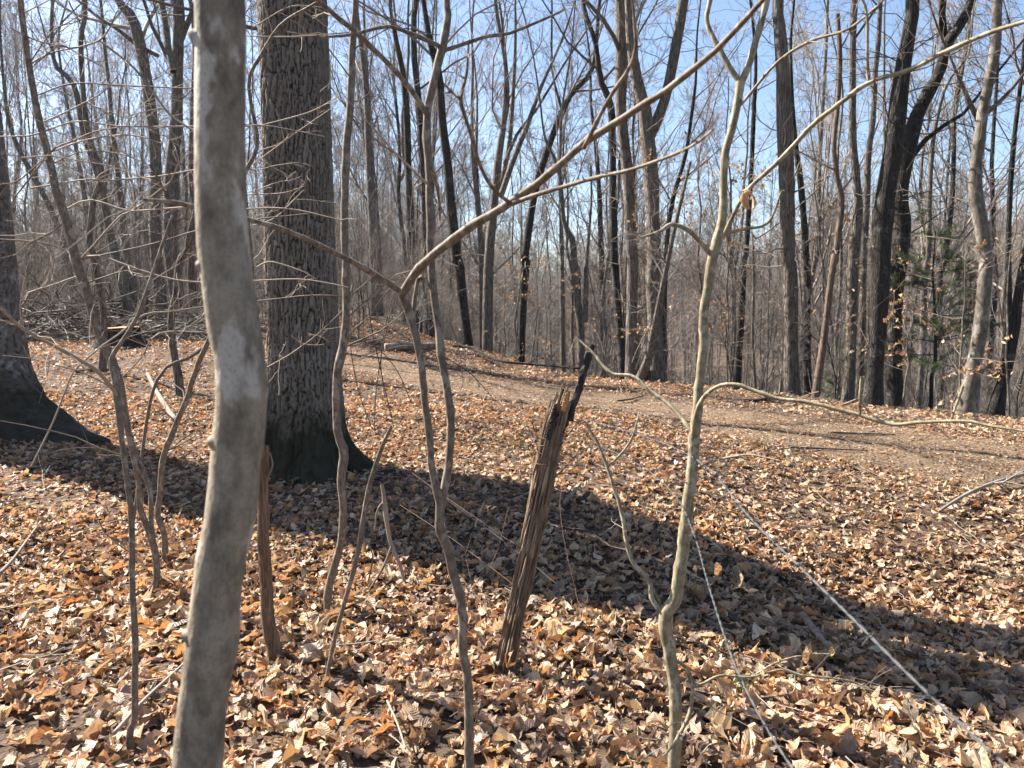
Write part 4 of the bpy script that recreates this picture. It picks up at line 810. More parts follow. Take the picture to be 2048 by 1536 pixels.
# the clump on the left
pD, dD = hit(309, 1182)
SD = Sapling('sapling', 'leaning brown sapling with a double foot and long level twigs, left of the foreground trunk', L_((309, 1182, 15), (314, 1148, 14), (309, 1096, 14), (294, 1052, 13), (281, 1018, 12), (277, 961, 11), (263, 893, 11), (250, 825, 14), (236, 765, 18), (219, 719, 18), (205, 685, 17), (191, 637, 17), (178, 585, 17), (157, 527, 17), (144, 461, 16), (116, 376, 15), (99, 308, 14), (79, 239, 13), (62, 154, 12), (51, 79, 11), (41, 0, 11), (25, -200, 8)), dD, dD - 0.1, M_sapB, M_twig, n=90, sides=12, seed=7)
SD.branch(L_((309, 1100, 11), (303, 1050, 10), (301, 985, 10), (284, 937, 10), (267, 893, 9), (252, 840, 9)), dD, dD, name='stem')
bl = [('A:160,390,8 300,190,7 400,130,6 520,50,4', .1), ('A:200,380,8 350,270,8 480,330,7 600,390,5', .2), ('A:160,385,10 300,310,9 580,235,9 690,60,6', .1), ('A:580,235,12 640,280,12 790,400,12 900,540,12 1000,670,12 1150,770,11 1300,830,6', .3), ('A:210,560,8 420,490,8 700,500,8 1150,520,7 1500,525,5', .2),
      ('A:0,800,9 200,790,9 440,710,9 700,740,9 1150,740,9 1430,740,8 1560,735,7 1900,800,4', .3), ('A:90,1150,8 300,890,9 440,820,9 560,770,8 700,745,7', .1), ('A:180,1100,8 500,1050,9 640,1055,10 900,1035,9 1160,990,7 1420,960,4', .2),
      ('A:330,1260,9 500,1170,10 650,1200,11 760,1235,11 1160,1210,10 1430,1225,9 1560,1215,9 1750,1230,8 2000,1290,6', .3), ('A:450,1536,8 550,1430,9 700,1270,10 780,1230,9 1000,1060,6', .1), ('A:470,1520,8 880,1430,9 1150,1350,9 1450,1290,8 1800,1250,5', .2),
      ('A:0,1400,9 250,1420,9 440,1480,9 600,1500,7', -.1), ('A:240,720,8 420,640,8 600,540,7 700,430,5', .1), ('A:100,740,8 60,640,6 70,600,4', -.2), ('A:270,900,9 500,820,9 760,790,8 950,840,6', .2), ('a:440,70,10 560,30,11 800,110,11 1050,180,11 1300,190,10 1700,170,8 1900,190,8 2040,220,6', .2), ('a:480,200,9 700,130,8 820,115,5', 0), ('a:160,250,8 320,200,8 460,150,9', 0),
      ('A:290,900,8 200,980,8 100,1060,7 0,1080,6', -.2), ('A:60,160,7 200,230,8 400,280,7', .1), ('A:130,80,7 250,20,6 380,-60,5', .1), ('A:400,1270,8 300,1360,9 160,1430,8', 0), ('A:300,960,7 480,890,8 700,900,7 860,960,5', .3)]
for s_, dz in bl: SD.branch(zp(s_), dD - 0.05, dD - 0.05 - dz, M_twig, 22, 5)
SD.twigs(4, (0.15, 0.55), 3, lines=SD.lines[2:], rf=0.6, rmin=0.0013, t0=0.1)
SD1 = Sapling('sapling', 'thin straight brown sapling at the lower left, reaching below the frame', L_((265, 1540, 15), (260, 1466, 15), (270, 1438, 14), (272, 1353, 13), (273, 1284, 13), (270, 1182, 12), (267, 1096, 12), (264, 1015, 12), (256, 961, 11), (246, 893, 11), (236, 808, 12), (230, 760, 11), (224, 720, 10), (239, 691, 8), (273, 637, 8), (301, 561, 7), (321, 500, 6), (345, 430, 4)), 2.42, 2.6, M_sapB, M_twig, n=70, sides=12, seed=8)
SD1.branch(L_((232, 790, 8), (222, 773, 8), (185, 736, 8), (96, 685, 7), (44, 657, 6), (0, 616, 5), (-40, 590, 4)), 2.5, 2.0, M_twig)
SD1.branch(L_((44, 660, 3), (42, 645, 9), (40, 640, 3)), 2.2, 2.18, M_twig, 8)
SD1.branch(zp('a:180,1270,8 300,1030,10 380,830,10 440,700,10 600,560,10 700,490,9 840,380,10 1000,360,9 1200,330,7'), 2.6, 2.9, M_twig)
SD1.twigs(5, (0.1, 0.4), 2, rmin=0.001)
pE, dE = hit(330, 1124)
SE = Sapling('sapling', 'crooked sapling leaning right into the foreground trunk, beside the double footed sapling', L_((330, 1124, 12), (328, 1069, 12), (314, 1030, 12), (318, 979, 12), (325, 914, 12), (345, 859, 12), (369, 801, 11), (386, 746, 11), (417, 678, 10), (450, 600, 8), (470, 520, 6), (475, 420, 5)), dE, dE - 0.2, M_sapB, M_twig, n=60, sides=10, seed=9)
SE.branch(zp('a:690,770,7 820,640,7 930,490,7 1200,480,6'), dE - .1, dE - .3, M_twig); SE.twigs(8, (0.2, 0.6), 3, rmin=0.0014)
# curved brown sapling between trunk and oak
b = hit(500, 1010)[0]
SK = Sapling('sapling', 'thin wavy brown sapling between the foreground trunk and the big oak', L_((495, 1000, 10), (498, 800, 9), (505, 600, 9), (495, 420, 8), (489, 352, 8), (509, 314, 8), (516, 273, 8), (502, 205, 7), (499, 154, 7), (523, 109, 7), (554, 58, 6), (588, 31, 6), (640, 0, 5), (700, -60, 4)), 5.0, 4.4, M_sapB, M_twig, n=60, sides=9, seed=10)
for s_, dz in (('A:1430,210,6 1700,215,8 2048,190,6', .1), ('A:1480,160,6 1700,40,7 1900,45,5', .1), ('A:1500,740,6 1800,660,7 1990,560,4', .2), ('A:1430,1330,6 1600,1280,7 1780,1110,5', .1), ('a:1530,640,8 1660,610,6', .1), ('a:1560,690,10 1700,610,9 1850,500,8 2040,320,6', .2), ('a:1490,300,7 1750,270,8 1900,265,8 2010,270,6', .1), ('a:1500,100,8 1590,70,9 1760,120,8 1850,170,5', .1), ('A:1480,960,6 1700,800,7 1930,640,5', .1), ('A:1440,1140,6 1650,1130,7 1780,1090,5', .1), ('a:1700,500,6 1780,550,7 1900,550,6 1930,490,4', .1)):
    SK.branch(zp(s_), 4.8, 4.8 - dz, M_twig, 18, 5)
SK.twigs(3, (0.1, 0.35), 2, lines=SK.lines[1:], rf=0.6, rmin=0.0015, t0=0.1); SK.twigs(8, (0.2, 0.5), 2, lines=SK.lines[:1], rmin=0.0015, t0=0.4)
# thin leaning dead stick beside the slender sapling
pI, dI = hit(649, 1387)
SI = Sapling('stick', 'thin bare stick stuck in the leaves, leaning right towards the fence wire', L_((649, 1387, 8), (663, 1301, 9), (680, 1233, 9), (707, 1141, 10), (724, 1055, 11), (738, 978, 10), (762, 900, 9), (783, 852, 6)), dI, dI, M_sapB, M_twigm, cat='stick', n=40, sides=8, seed=12)
SI.branch(L_((722, 1065, 4), (745, 1110, 3), (735, 1170, 3)), dI, dI - .05, n=12)
pI2, dI2 = hit(812, 1180)
S2 = Sapling('dead_branch', 'short forked dead twig drooping beside the thin leaning stick', L_((815, 1190, 6), (800, 1130, 7), (784, 1090, 8), (775, 1050, 9), (771, 1010, 10), (764, 968, 7)), dI2, dI2, M_twig, M_twig, cat='dead branch', n=30, sides=7, seed=13)
S2.branch(L_((784, 1090, 5), (765, 1140, 5), (735, 1185, 4), (715, 1215, 3)), dI2, dI2 - .1, n=14); S2.branch(L_((772, 1000, 5), (755, 1020, 4), (750, 1060, 3)), dI2, dI2, n=10)
pB, dB = hit(740, 862)
SBr = Sapling('bramble', 'thin dark briar stems standing in the sun just right of the big oak', zp('b:190,1050,5 120,860,6 75,660,6 60,500,5 80,300,4'), dB, dB, M_twigd, M_twigd, cat='bramble', n=40, sides=6, seed=15)
for tr_ in ('b:200,1055,5 215,800,6 270,480,5 330,250,4', 'b:330,1100,5 260,800,6 180,420,6 150,150,4', 'b:420,900,5 330,700,5 200,560,5 60,520,4', 'b:60,560,5 300,500,6 520,400,5', 'b:110,640,5 420,560,6 720,690,5 880,850,4', 'b:640,420,6 690,560,7 720,760,5 700,830,4', 'b:260,860,5 240,620,6 300,300,5 420,40,4'): SBr.branch(zp(tr_), dB, dB - .2, M_twigd, 24, 5)
SBr.twigs(3, (.1, .4), 2, rf=.6, rmin=.0014)
# brown dead stem behind the foreground trunk
pG, dG = hit(550, 1316)
SG = Sapling('snag', 'stout brown dead stem with a snapped top, just right of the foreground trunk', L_((552, 1322, 36), (548, 1290, 30), (541, 1240, 27), (537, 1190, 26), (531, 1114, 25), (527, 1011, 23), (527, 950, 22), (529, 905, 20), (531, 890, 12)), dG, dG, wood_mat('dead_brown_bark', (0.035, 0.021, 0.014), (0.15, 0.095, 0.06), (0.25, 0.165, 0.11), 90), M_twig, cat='dead stem', n=50, sides=14, seed=14)
SG.branch(L_((533, 960, 5), (545, 930, 4), (540, 905, 3)), dG, dG - .03, M_twig, 10)

for q_ in (SB, SC, SH, SD, SD1, SE, SK): q_.buds()
# ------------------------------------------------------------------ broken fence post and its wires
pJ, dJ = hit(1006, 1360); dJ = float(dJ)
PJ = world_line(L_((1004, 1366, 46), (1010, 1340, 40), (1024, 1260, 39), (1041, 1180, 40), (1058, 1100, 40), (1075, 1020, 42), (1088, 950, 42), (1100, 890, 41), (1112, 840, 42), (1122, 806, 40)), dJ, dJ + 0.12)
PJ = to_ground(PJ); orgJ = PJ[0, :3].copy(); orgJ[2] = gz(orgJ[0], orgJ[1])
post = empty('fence_post', orgJ, 'weathered leaning wooden fence post with a broken splintered top', 'fence post')
Q = resample(PJ, 90); nth = 72; th = np.arange(nth) / nth * 2 * np.pi; gp = np.random.default_rng(4)
gr = 1 + 0.10 * np.sin(5 * th + 1) + 0.05 * np.sin(9 * th) ; groove = gp.uniform(-0.3, 0.05, nth) * (gp.uniform(0, 1, nth) < 0.6)
V = []
t_ = np.gradient(Q[:, :3], axis=0); t_ /= np.linalg.norm(t_, axis=1, keepdims=True)
U_ = np.cross(t_, [0, 1., 0]); U_ /= np.linalg.norm(U_, axis=1, keepdims=True); W_ = np.cross(t_, U_)
jag = gp.uniform(-0.5, 1.0, nth) * 0.05 + 0.04 * np.sin(th * 2 + 0.5)
for i in range(90):
    sh = 0.012 * i; gg = gr + groove * (0.7 + 0.5 * np.sin(i * 0.21 + th * 3)) + 0.02 * np.sin(i * 0.9 + th * 11)
    r = Q[i, 3] * (gg + 0.13 * vnoise(th * 5.5 + 3, np.full(nth, i * 0.075), 0.5, 91) - 0.16 * (vnoise(th * 9, np.full(nth, i * 0.05), 0.5, 92) > 0.42)); zoff = jag * max(0, (i - 80) / 9.0)
    V.append(Q[i, :3] + U_[i] * (np.cos(th + sh) * r)[:, None] + W_[i] * (np.sin(th + sh) * r)[:, None] + t_[i] * zoff[:, None])
V.append(np.repeat((Q[-1, :3] - t_[-1] * 0.03)[None], nth, 0) + (V[-1] - Q[-1, :3]) * 0.35)
V = np.concatenate(V); i = np.arange(90)[:, None] * nth; j = np.arange(nth)[None]; j2 = (j + 1) % nth
F = np.stack([i + j, i + j2, i + nth + j2, i + nth + j], -1).reshape(-1, 4)
cap = np.arange(nth)[::-1] + 90 * nth
V = np.vstack([V, V[90 * nth:].mean(0)[None]]); ct = len(V) - 1
capf = np.stack([np.arange(nth) + 90 * nth, (np.arange(nth) + 1) % nth + 90 * nth, np.full(nth, ct)], -1)
# object axes follow the post so the grain runs along it
axis = Vector(Q[60, :3] - Q[10, :3]).normalized(); rot = axis.to_track_quat('Z', 'Y')
Rm = np.array(rot.to_matrix())
bd = link('post_body', mesh_np('post_body', (V - orgJ) @ Rm, [F, capf], M_post, False), post); bd.rotation_mode = 'QUATERNION'; bd.rotation_quaternion = rot
def shard(name, pts, d0, d1, mat, seed, flatten=0.5, sides=9):
    P_ = world_line(pts, d0, d1); q_ = resample(P_, 26); g = np.random.default_rng(seed)
    v_, f_ = tubes(q_[:, :3], q_[:, 3], sides); ringc = np.repeat(q_[:, :3], sides, 0); dv = v_ - ringc; dv[:, 1] *= flatten
    v_ = ringc + dv * (1 + g.normal(0, 0.16, (len(v_), 1))); tip = v_.reshape(26, sides, 3)[-1].mean(0); v_ = np.vstack([v_, tip])
    ring = 25 * sides + np.arange(sides); cp_ = np.stack([ring, np.roll(ring, -1), np.full(sides, len(v_) - 1)], -1)
    return link(name, mesh_np(name, v_ - orgJ, [f_, cp_], mat, False), post)
o = shard('splinter', L_((1120, 870, 12), (1136, 834, 14), (1152, 796, 15), (1162, 762, 14), (1172, 730, 14), (1180, 705, 14), (1186, 690, 11)), dJ + 0.1, dJ + 0.16, M_postdark, 1); o['label'] = 'tall blackened splinter'
o = shard('broken_wood', L_((1126, 822, 9), (1130, 806, 12), (1133, 792, 9), (1136, 783, 3)), dJ + 0.06, dJ + 0.06, M_freshwood, 2); o['label'] = 'fresh orange split wood'
shard('broken_wood', L_((1106, 850, 12), (1108, 826, 11), (1112, 808, 5)), dJ + 0.06, dJ + 0.07, M_postdark, 3)
shard('broken_wood', L_((1096, 880, 12), (1101, 856, 13), (1104, 838, 5)), dJ + 0.04, dJ + 0.05, M_postdark, 8)
shard('broken_wood', L_((1116, 850, 10), (1119, 822, 11), (1121, 800, 4)), dJ + 0.08, dJ + 0.09, M_postdark, 9)
shard('broken_wood', L_((1142, 842, 10), (1146, 820, 9), (1150, 806, 5)), dJ + 0.08, dJ + 0.07, M_postdark, 5)
def wire_line(P, r, sag=0.0, n=80):
    q_ = resample(np.hstack([P[:, :3], np.full((len(P), 1), r)]), n); return q_
def loop_on(i, tilt, r):
    a = np.linspace(0, 2 * np.pi * 1.15, 40); c = Q[i]; rr = c[3] * 1.16
    return np.stack([c[0] + U_[i][0] * np.cos(a) * rr + W_[i][0] * np.sin(a) * rr, c[1] + U_[i][1] * np.cos(a) * rr + W_[i][1] * np.sin(a) * rr, c[2] + (U_[i][2] * np.cos(a) + W_[i][2] * np.sin(a)) * rr + tilt * np.cos(a)], -1)
for i, tl in ((77, .01), (76, -.012), (72, 0.022), (70, -.005)):
    l = loop_on(i, tl, 0); tube_obj('wire_loop', [(l[None], np.full((1, 40), 0.0016), 5)], M_rust, post, orgJ)
def barbed(label, P, r, mat, spacing, seed, twist=True, group='strands of barbed wire on the broken post'):
    g = np.random.default_rng(seed); q_ = resample(np.hstack([P[:, :3], np.zeros((len(P), 1))]), 160)[:, :3]; org = q_[0]
    e = empty('barbed_wire', org, label, 'barbed wire', group)
    L = np.linalg.norm(np.diff(q_, axis=0), axis=1).sum(); ph = np.linspace(0, L / 0.05 * 2 * np.pi, 400); qq = resample(np.hstack([q_, np.zeros((160, 1))]), 400)[:, :3]
    t = np.gradient(qq, axis=0); t /= np.linalg.norm(t, axis=1, keepdims=True); u = np.cross(t, [0, 0, 1.]); u /= np.linalg.norm(u, axis=1, keepdims=True); v = np.cross(t, u)
    for s in (0, np.pi):
        l = qq + (u * np.cos(ph + s)[:, None] + v * np.sin(ph + s)[:, None]) * r * 0.9
        st_ = tube_obj('strand', [(l[None], np.full((1, 400), r), 5)], mat, e, org)
    x = spacing * 0.5
    cum = np.concatenate([[0], np.cumsum(np.linalg.norm(np.diff(qq, axis=0), axis=1))])
    while x < L:
        k = min(int(np.searchsorted(cum, x)), 398); c = qq[k]; T = t[k]; a0 = g.uniform(0, 6.28); prts = []
        a = np.linspace(0, 4 * np.pi, 22); coil = c + T * (np.linspace(-1, 1, 22) * r * 4)[:, None] + (u[k] * np.cos(a + a0)[:, None] + v[k] * np.sin(a + a0)[:, None]) * r * 2.4
        prts.append((coil[None], np.full((1, 22), r * 0.75), 4))
        for s in (1, -1, 0.4, -0.6):
            dr = u[k] * math.cos(a0 + s) + v[k] * math.sin(a0 + s); dr = dr * np.sign(s) + T * g.uniform(-.3, .3)
            prts.append((np.array([c, c + dr * 0.008, c + dr * 0.017])[None], np.array([[r * 0.8, r * 0.7, r * 0.15]]), 4))
        tube_obj('barb', prts, mat, st_, org); x += spacing * g.uniform(0.85, 1.15)
    return e
jt = lambda i: Q[i, :3] + np.array([Q[i, 3], -Q[i, 3] * 0.4, 0])
barbed('bright upper strand of barbed wire sweeping from the post to the lower right corner', np.vstack([jt(76)] + [at(*a) for a in [(1160, 842, 3.08), (1193, 846, 2.9), (1261, 864, 2.5), (1350, 896, 2.05), (1420, 940, 1.7), (1500, 1035, 1.38), (1600, 1134, 1.15), (1720, 1252, 0.98), (1830, 1362, 0.87), (1960, 1484, 0.78), (2060, 1575, 0.72)]]), 0.00105, M_wire, 0.1, 1, group=None)
barbed('bright steep strand of barbed wire just right of the olive sapling', np.vstack([jt(66)] + [at(*a) for a in [(1180, 895, 3.0), (1270, 925, 2.6), (1345, 985, 2.1), (1385, 1060, 1.75), (1420, 1180, 1.42), (1468, 1325, 1.17), (1530, 1450, 1.02), (1600, 1560, 0.92)]]), 0.00095, M_wire, 0.1, 2, group=None)
barbed('dark sagging strand of barbed wire from the post up left towards the big oak', np.vstack([Q[73, :3] - [Q[73, 3], 0.02, 0]] + [at(*a) for a in [(1060, 835, 3.3), (1018, 818, 3.5), (981, 790, 3.8), (899, 732, 4.4), (800, 668, 5.2), (720, 625, 5.9), (688, 612, 6.3)]]), 0.0016, M_rust, 0.14, 3, group=None)
# fallen woven wire beside the post
wv0 = at(1040, 1130, dJ + 0.1)
wv = empty('woven_wire', hit(1040, 1180)[0], 'rusty sagging woven wire fence with crossing strands behind the broken post', 'wire fence')
wo_ = np.array(wv.location)
rows = [[(880, 990, 3.6), (982, 1063, 3.4), (1036, 1105, 3.25), (1069, 1131, 3.2), (1111, 1166, 3.1), (1174, 1210, 3.0), (1284, 1320, 2.75), (1345, 1382, 2.5)], [(760, 900, 4.6), (900, 1000, 3.7), (951, 1035, 3.5), (998, 1068, 3.4), (1050, 1100, 3.25)], [(800, 1010, 4.0), (900, 1075, 3.6), (944, 1107, 3.45), (980, 1133, 3.3), (1030, 1172, 3.15)], [(1073, 1189, 3.15), (1122, 1229, 3.05), (1157, 1264, 2.95), (1185, 1310, 2.85)], [(900, 1130, 3.4), (960, 1200, 3.15), (1000, 1260, 3.0)]]
for i, rw in enumerate(rows):
    q_ = resample(np.hstack([np.array([at(*a) for a in rw]), np.full((len(rw), 1), 0.0016 if i == 0 else 0.0012)]), 50)
    tube_obj('line_wire', [(q_[:, :3][None], q_[:, 3][None], 4)], M_wire if i == 0 else M_rust, wv, wo_)
for a, b in (((1017, 1014), (963, 1173)), ((970, 1000), (930, 1110)), ((930, 1110), (947, 1194)), ((910, 960), (890, 1060)), ((1127, 960), (1125, 1063)), ((1125, 1063), (1150, 1175)), ((1150, 1175), (1172, 1225)), ((1230, 1140), (1060, 1225))):
    p0 = at(a[0], a[1], 3.5); p1 = at(b[0], b[1], 3.3); m_ = (p0 + p1) / 2 + rng.normal(0, 0.015, 3); q_ = resample(np.array([[*p0, .001], [*m_, .001], [*p1, .001]]), 14)
    tube_obj('stay_wire', [(q_[:, :3][None], q_[:, 3][None], 4)], M_rust, wv, wo_)

# ------------------------------------------------------------------ stump, log, brush, sticks on the ground
sp = at(238, 690, 14.6); so = np.array([sp[0], sp[1], gz(sp[0], sp[1])])
stump = empty('tree_stump', so, 'low wide tree stump with an orange freshly cut top at the back left', 'tree stump')
nth = 40; th = np.arange(nth) / nth * 2 * np.pi; gs = np.random.default_rng(3); V = []
zt = at(238, 655, 14.6)[2] - so[2]
for z, s in ((-0.15, 1.5), (0.0, 1.32), (0.08, 1.15), (zt * 0.55, 1.02), (zt * 0.98, 1.0), (zt, 0.96)):
    r = 0.36 * s * (1 + 0.07 * np.sin(4 * th + 1) + 0.05 * np.sin(7 * th) + (0.15 * np.maximum(0, np.sin(5 * th)) if s > 1.1 else 0)) + gs.normal(0, .008, nth)
    V.append(np.stack([r * np.cos(th), r * np.sin(th), np.full(nth, z) + (0.015 * np.sin(th + 1) if z > 0.1 else 0)], -1))
top_ring = V[-1]; V = np.concatenate(V); i = np.arange(5)[:, None] * nth; j = np.arange(nth)[None]; j2 = (j + 1) % nth
link('bark', mesh_np('stump_bark', V, np.stack([i + j, i + j2, i + nth + j2, i + nth + j], -1).reshape(-1, 4), M_bdark), stump)
tv = np.vstack([top_ring, top_ring * np.array([.5, .5, 1]) + [0, 0, .006], [[0, 0, top_ring[:, 2].mean() + 0.01]]])
jj = np.arange(nth); j2 = (jj + 1) % nth
link('cut_face', mesh_np('cut_face', tv, [np.stack([jj, j2, nth + j2, nth + jj], -1), np.stack([nth + jj, nth + j2, np.full(nth, 2 * nth)], -1)], M_cut), stump)
def ground_stick(name, label, pts, r0, r1, mat, cat, lift=0.0, sides=8, n=24, twn=0, parts_name='stem', seed=1, pz=None):
    P_ = []
    for (px, py), k in zip(pts, np.linspace(0, 1, len(pts))):
        p_, d_ = hit(px, py); p_ = np.array(p_); p_[2] = gz(p_[0], p_[1]) + lift + r0 * 0.6 + 0.02 + (pz * k if pz else 0); P_.append([*p_, r0 + (r1 - r0) * k])
    q_ = resample(np.array(P_), n); g = np.random.default_rng(seed); q_[:, 3] *= 1 + g.normal(0, 0.06, n); org = q_[0, :3].copy()
    e = empty(name, org, label, cat); v_, f_ = tubes(q_[:, :3], q_[:, 3], sides)
    caps = []
    for en in (0, n - 1):
        v_ = np.vstack([v_, q_[en, :3]]); rg_ = en * sides + np.arange(sides); rg_ = rg_ if en else rg_[::-1]; caps.append(np.stack([rg_, np.roll(rg_, -1), np.full(sides, len(v_) - 1)], -1))
    link(parts_name, mesh_np(name, v_ - org, [f_] + caps, mat), e)
    if twn:
        a, b = grow(q_[:, :3], q_[:, 3], twn, 0.1, 1, (0.15, 0.6), (30, 70), 0.5, 5, 0.2, 0.05, 0.0025, abslen=True, rg=g); c, d_ = grow(a, b, 2, 0.3, 1, (0.4, 0.7), (30, 60), 0.7, 4, 0.2, 0, 0.002, rg=g)
        o = tube_obj('twigs', [(a, b, 4), (c, d_, 3)], mat, e, org); o['kind'] = 'stuff'
    return e
lg = ground_stick('log', 'short weathered log lying at the end of the leafy mound beyond the path', [(770, 703), (820, 701), (872, 700)], 0.085, 0.07, M_log, 'log', 0.02, 14, 18, parts_name='trunk')
ground_stick('fallen_branch', 'long dark fallen branch lying along the rim behind the path', [(905, 700), (940, 706), (998, 735), (1073, 746), (1160, 757)], 0.035, 0.018, M_bdark, 'fallen branch', 0.05, twn=10, seed=2, pz=0.1)
ground_stick('fallen_branch', 'short dark fallen branch on the far side of the path below the straight trunk', [(1485, 808), (1520, 806), (1560, 803)], 0.035, 0.02, M_bdark, 'fallen branch', twn=3, seed=3)
ground_stick('fallen_branch', 'thin pale fallen stick on the rim edge below the black double tree', [(1655, 800), (1690, 812), (1735, 826)], 0.02, 0.012, M_twig, 'fallen branch', seed=4)
ground_stick('fallen_branch', 'thin dark stick lying on the path right of the olive sapling', [(1660, 870), (1720, 872), (1790, 874)], 0.014, 0.008, M_twigd, 'fallen branch', seed=5)
ground_stick('fallen_branch', 'thin dark stick lying along the near edge of the path', [(1580, 900), (1650, 903), (1735, 906)], 0.012, 0.006, M_twigd, 'fallen branch', seed=6)
ground_stick('fallen_branch', 'forked dead branch trailing in from the right edge above the leaves', [(1880, 1042), (1930, 1010), (1990, 985), (2090, 955)], 0.012, 0.02, M_twigm, 'fallen branch', 0.06, twn=8, seed=7)
ground_stick('fallen_branch', 'thick grey broken branch propped in the leaves between the left saplings', [(352, 850), (318, 805), (296, 768)], 0.035, 0.025, M_log, 'fallen branch', seed=8, pz=0.1)
ground_stick('fallen_branch', 'pale stick lying among leaves in the lower left corner', [(0, 1170), (30, 1135), (82, 1062)], 0.012, 0.006, M_twigm, 'fallen branch', 0.03, twn=4, seed=9)
ground_stick('fallen_branch', 'pale curved stick lying behind the foot of the foreground trunk', [(230, 1500), (290, 1430), (370, 1355)], 0.008, 0.005, M_twigm, 'fallen branch', 0.03, seed=10)
ground_stick('fallen_branch', 'thin pale twig lying among leaves at the bottom between the two stems', [(775, 1440), (795, 1490), (812, 1545)], 0.004, 0.003, M_twigm, 'fallen branch', 0.05, seed=11)
ground_stick('fallen_branch', 'short thick stick lying in the sun just right of the post', [(1128, 1022), (1142, 1005), (1160, 982)], 0.016, 0.012, M_log, 'fallen branch', 0.02, seed=12)
ground_stick('fallen_branch', 'pale crumbling piece of branch in the shade right of the steep wire', [(1605, 1250), (1635, 1290), (1670, 1330)], 0.022, 0.01, M_log, 'fallen branch', 0.02, seed=13)
ground_stick('fallen_branch', 'low dark branch lying beside the foot of the old oak', [(150, 748), (200, 745), (240, 744)], 0.03, 0.02, M_bdark, 'fallen branch', seed=14)
ground_stick('fallen_branch', 'dark forked stick standing out on the leaves beyond the post', [(1235, 808), (1260, 805), (1290, 797)], 0.014, 0.008, M_twigd, 'fallen branch', 0.02, twn=4, seed=15)
P_ = np.array([[*at(253, 801, 5.2), .011], [*at(310, 770, 5.3), .012], [*at(386, 712, 5.5), .01], [*at(440, 670, 5.7), .006]]); P_[0, 2] = gz(P_[0, 0], P_[0, 1]); q_ = resample(P_, 20)
e = empty('dead_branch', P_[0, :3], 'straight pale dead branch leaning up behind the left saplings', 'dead branch'); tube_obj('stem', [(q_[:, :3][None], q_[:, 3][None], 7)], M_twig, e, P_[0, :3])
# brush pile and uprooted root mass at the back left
gb = np.random.default_rng(8)
def pile(name, label, cx, cy, rx, ry, hgt, n, mat, Lr, rr, kind=None, cat='brush pile'):
    org = np.array([cx, cy, gz(cx, cy)]); c = np.stack([gb.normal(0, rx, n) + cx, gb.normal(0, ry, n) + cy], -1); base = H(c[:, 0], c[:, 1])
    z = base + np.abs(gb.normal(0, 1, n)) * hgt * np.exp(-((c[:, 0] - cx) / (1.8 * rx)) ** 2); L = gb.uniform(*Lr, n); a = gb.uniform(0, 2 * np.pi, n); el = gb.normal(0.1, 0.3, n)
    d_ = np.stack([np.cos(a) * np.cos(el), np.sin(a) * np.cos(el), np.sin(el)], -1); t = np.linspace(-.5, .5, 5)
    P_ = np.stack([c[:, 0], c[:, 1], z + 0.04], -1)[:, None] + d_[:, None] * (L[:, None] * t)[:, :, None] + gb.normal(0, 0.04, (n, 5, 3))
    P_[:, :, 2] = np.maximum(P_[:, :, 2], H(P_[:, :, 0], P_[:, :, 1]) - 0.02); rd = gb.uniform(*rr, (n, 1)) * np.linspace(1, .4, 5)[None]
    e = empty(name, org, label, cat); o = tube_obj('branches', [(P_, rd, 5)], mat, e, org); o['kind'] = 'stuff'; return e
cxy = at(120, 650, 17.5); pile('brush_pile', 'tangled heap of cut grey branches behind the stump', cxy[0], cxy[1], 1.7, 0.9, 0.42, 420, M_twigm, (0.7, 2.6), (0.006, 0.025))
cxy = at(360, 650, 17); pile('brush_pile', 'low spread of dark cut branches between the stump and the foreground trunk', cxy[0], cxy[1], 1.1, 0.9, 0.26, 260, M_twigm, (0.6, 2.2), (0.005, 0.02))
rp = at(255, 625, 18.2); ro = np.array([rp[0], rp[1], gz(rp[0], rp[1])]); e = empty('root_plate', ro, 'dark upturned root mass rising behind the cut stump', 'root mass')
gu = np.linspace(0, 2 * np.pi, 30, endpoint=False); V = []
for k in range(9):
    ph = k / 8 * math.pi / 2; r = 0.75 * math.cos(ph) * (1 + 0.22 * np.sin(3 * gu + k) + gs.normal(0, .09, 30)); V.append(np.stack([r * np.cos(gu), r * np.sin(gu) * .5, np.full(30, 0.95 * math.sin(ph) - 0.1) + gs.normal(0, .04, 30)], -1))
V = np.concatenate(V); i = np.arange(8)[:, None] * 30; j = np.arange(30)[None]; j2 = (j + 1) % 30
link('earth', mesh_np('root_earth', V, np.stack([i + j, i + j2, i + 30 + j2, i + 30 + j], -1).reshape(-1, 4), M_root, False), e)
rl = np.stack([np.linspace([0, 0, .4], [math.cos(a) * gb.uniform(.8, 1.5), math.sin(a) * .6, gb.uniform(.1, 1.5)], 6) + gb.normal(0, .06, (6, 3)) for a in np.linspace(0, 6.2, 36)]); ra = np.repeat(np.linspace(.035, .006, 6)[None], 36, 0)
l2, a2 = grow(rl, ra, 3, .3, 1, (.3, .6), (20, 60), .5, 4, .2, 0); tube_obj('roots', [(rl, ra, 5), (l2, a2, 3)], M_root, e, np.zeros(3))

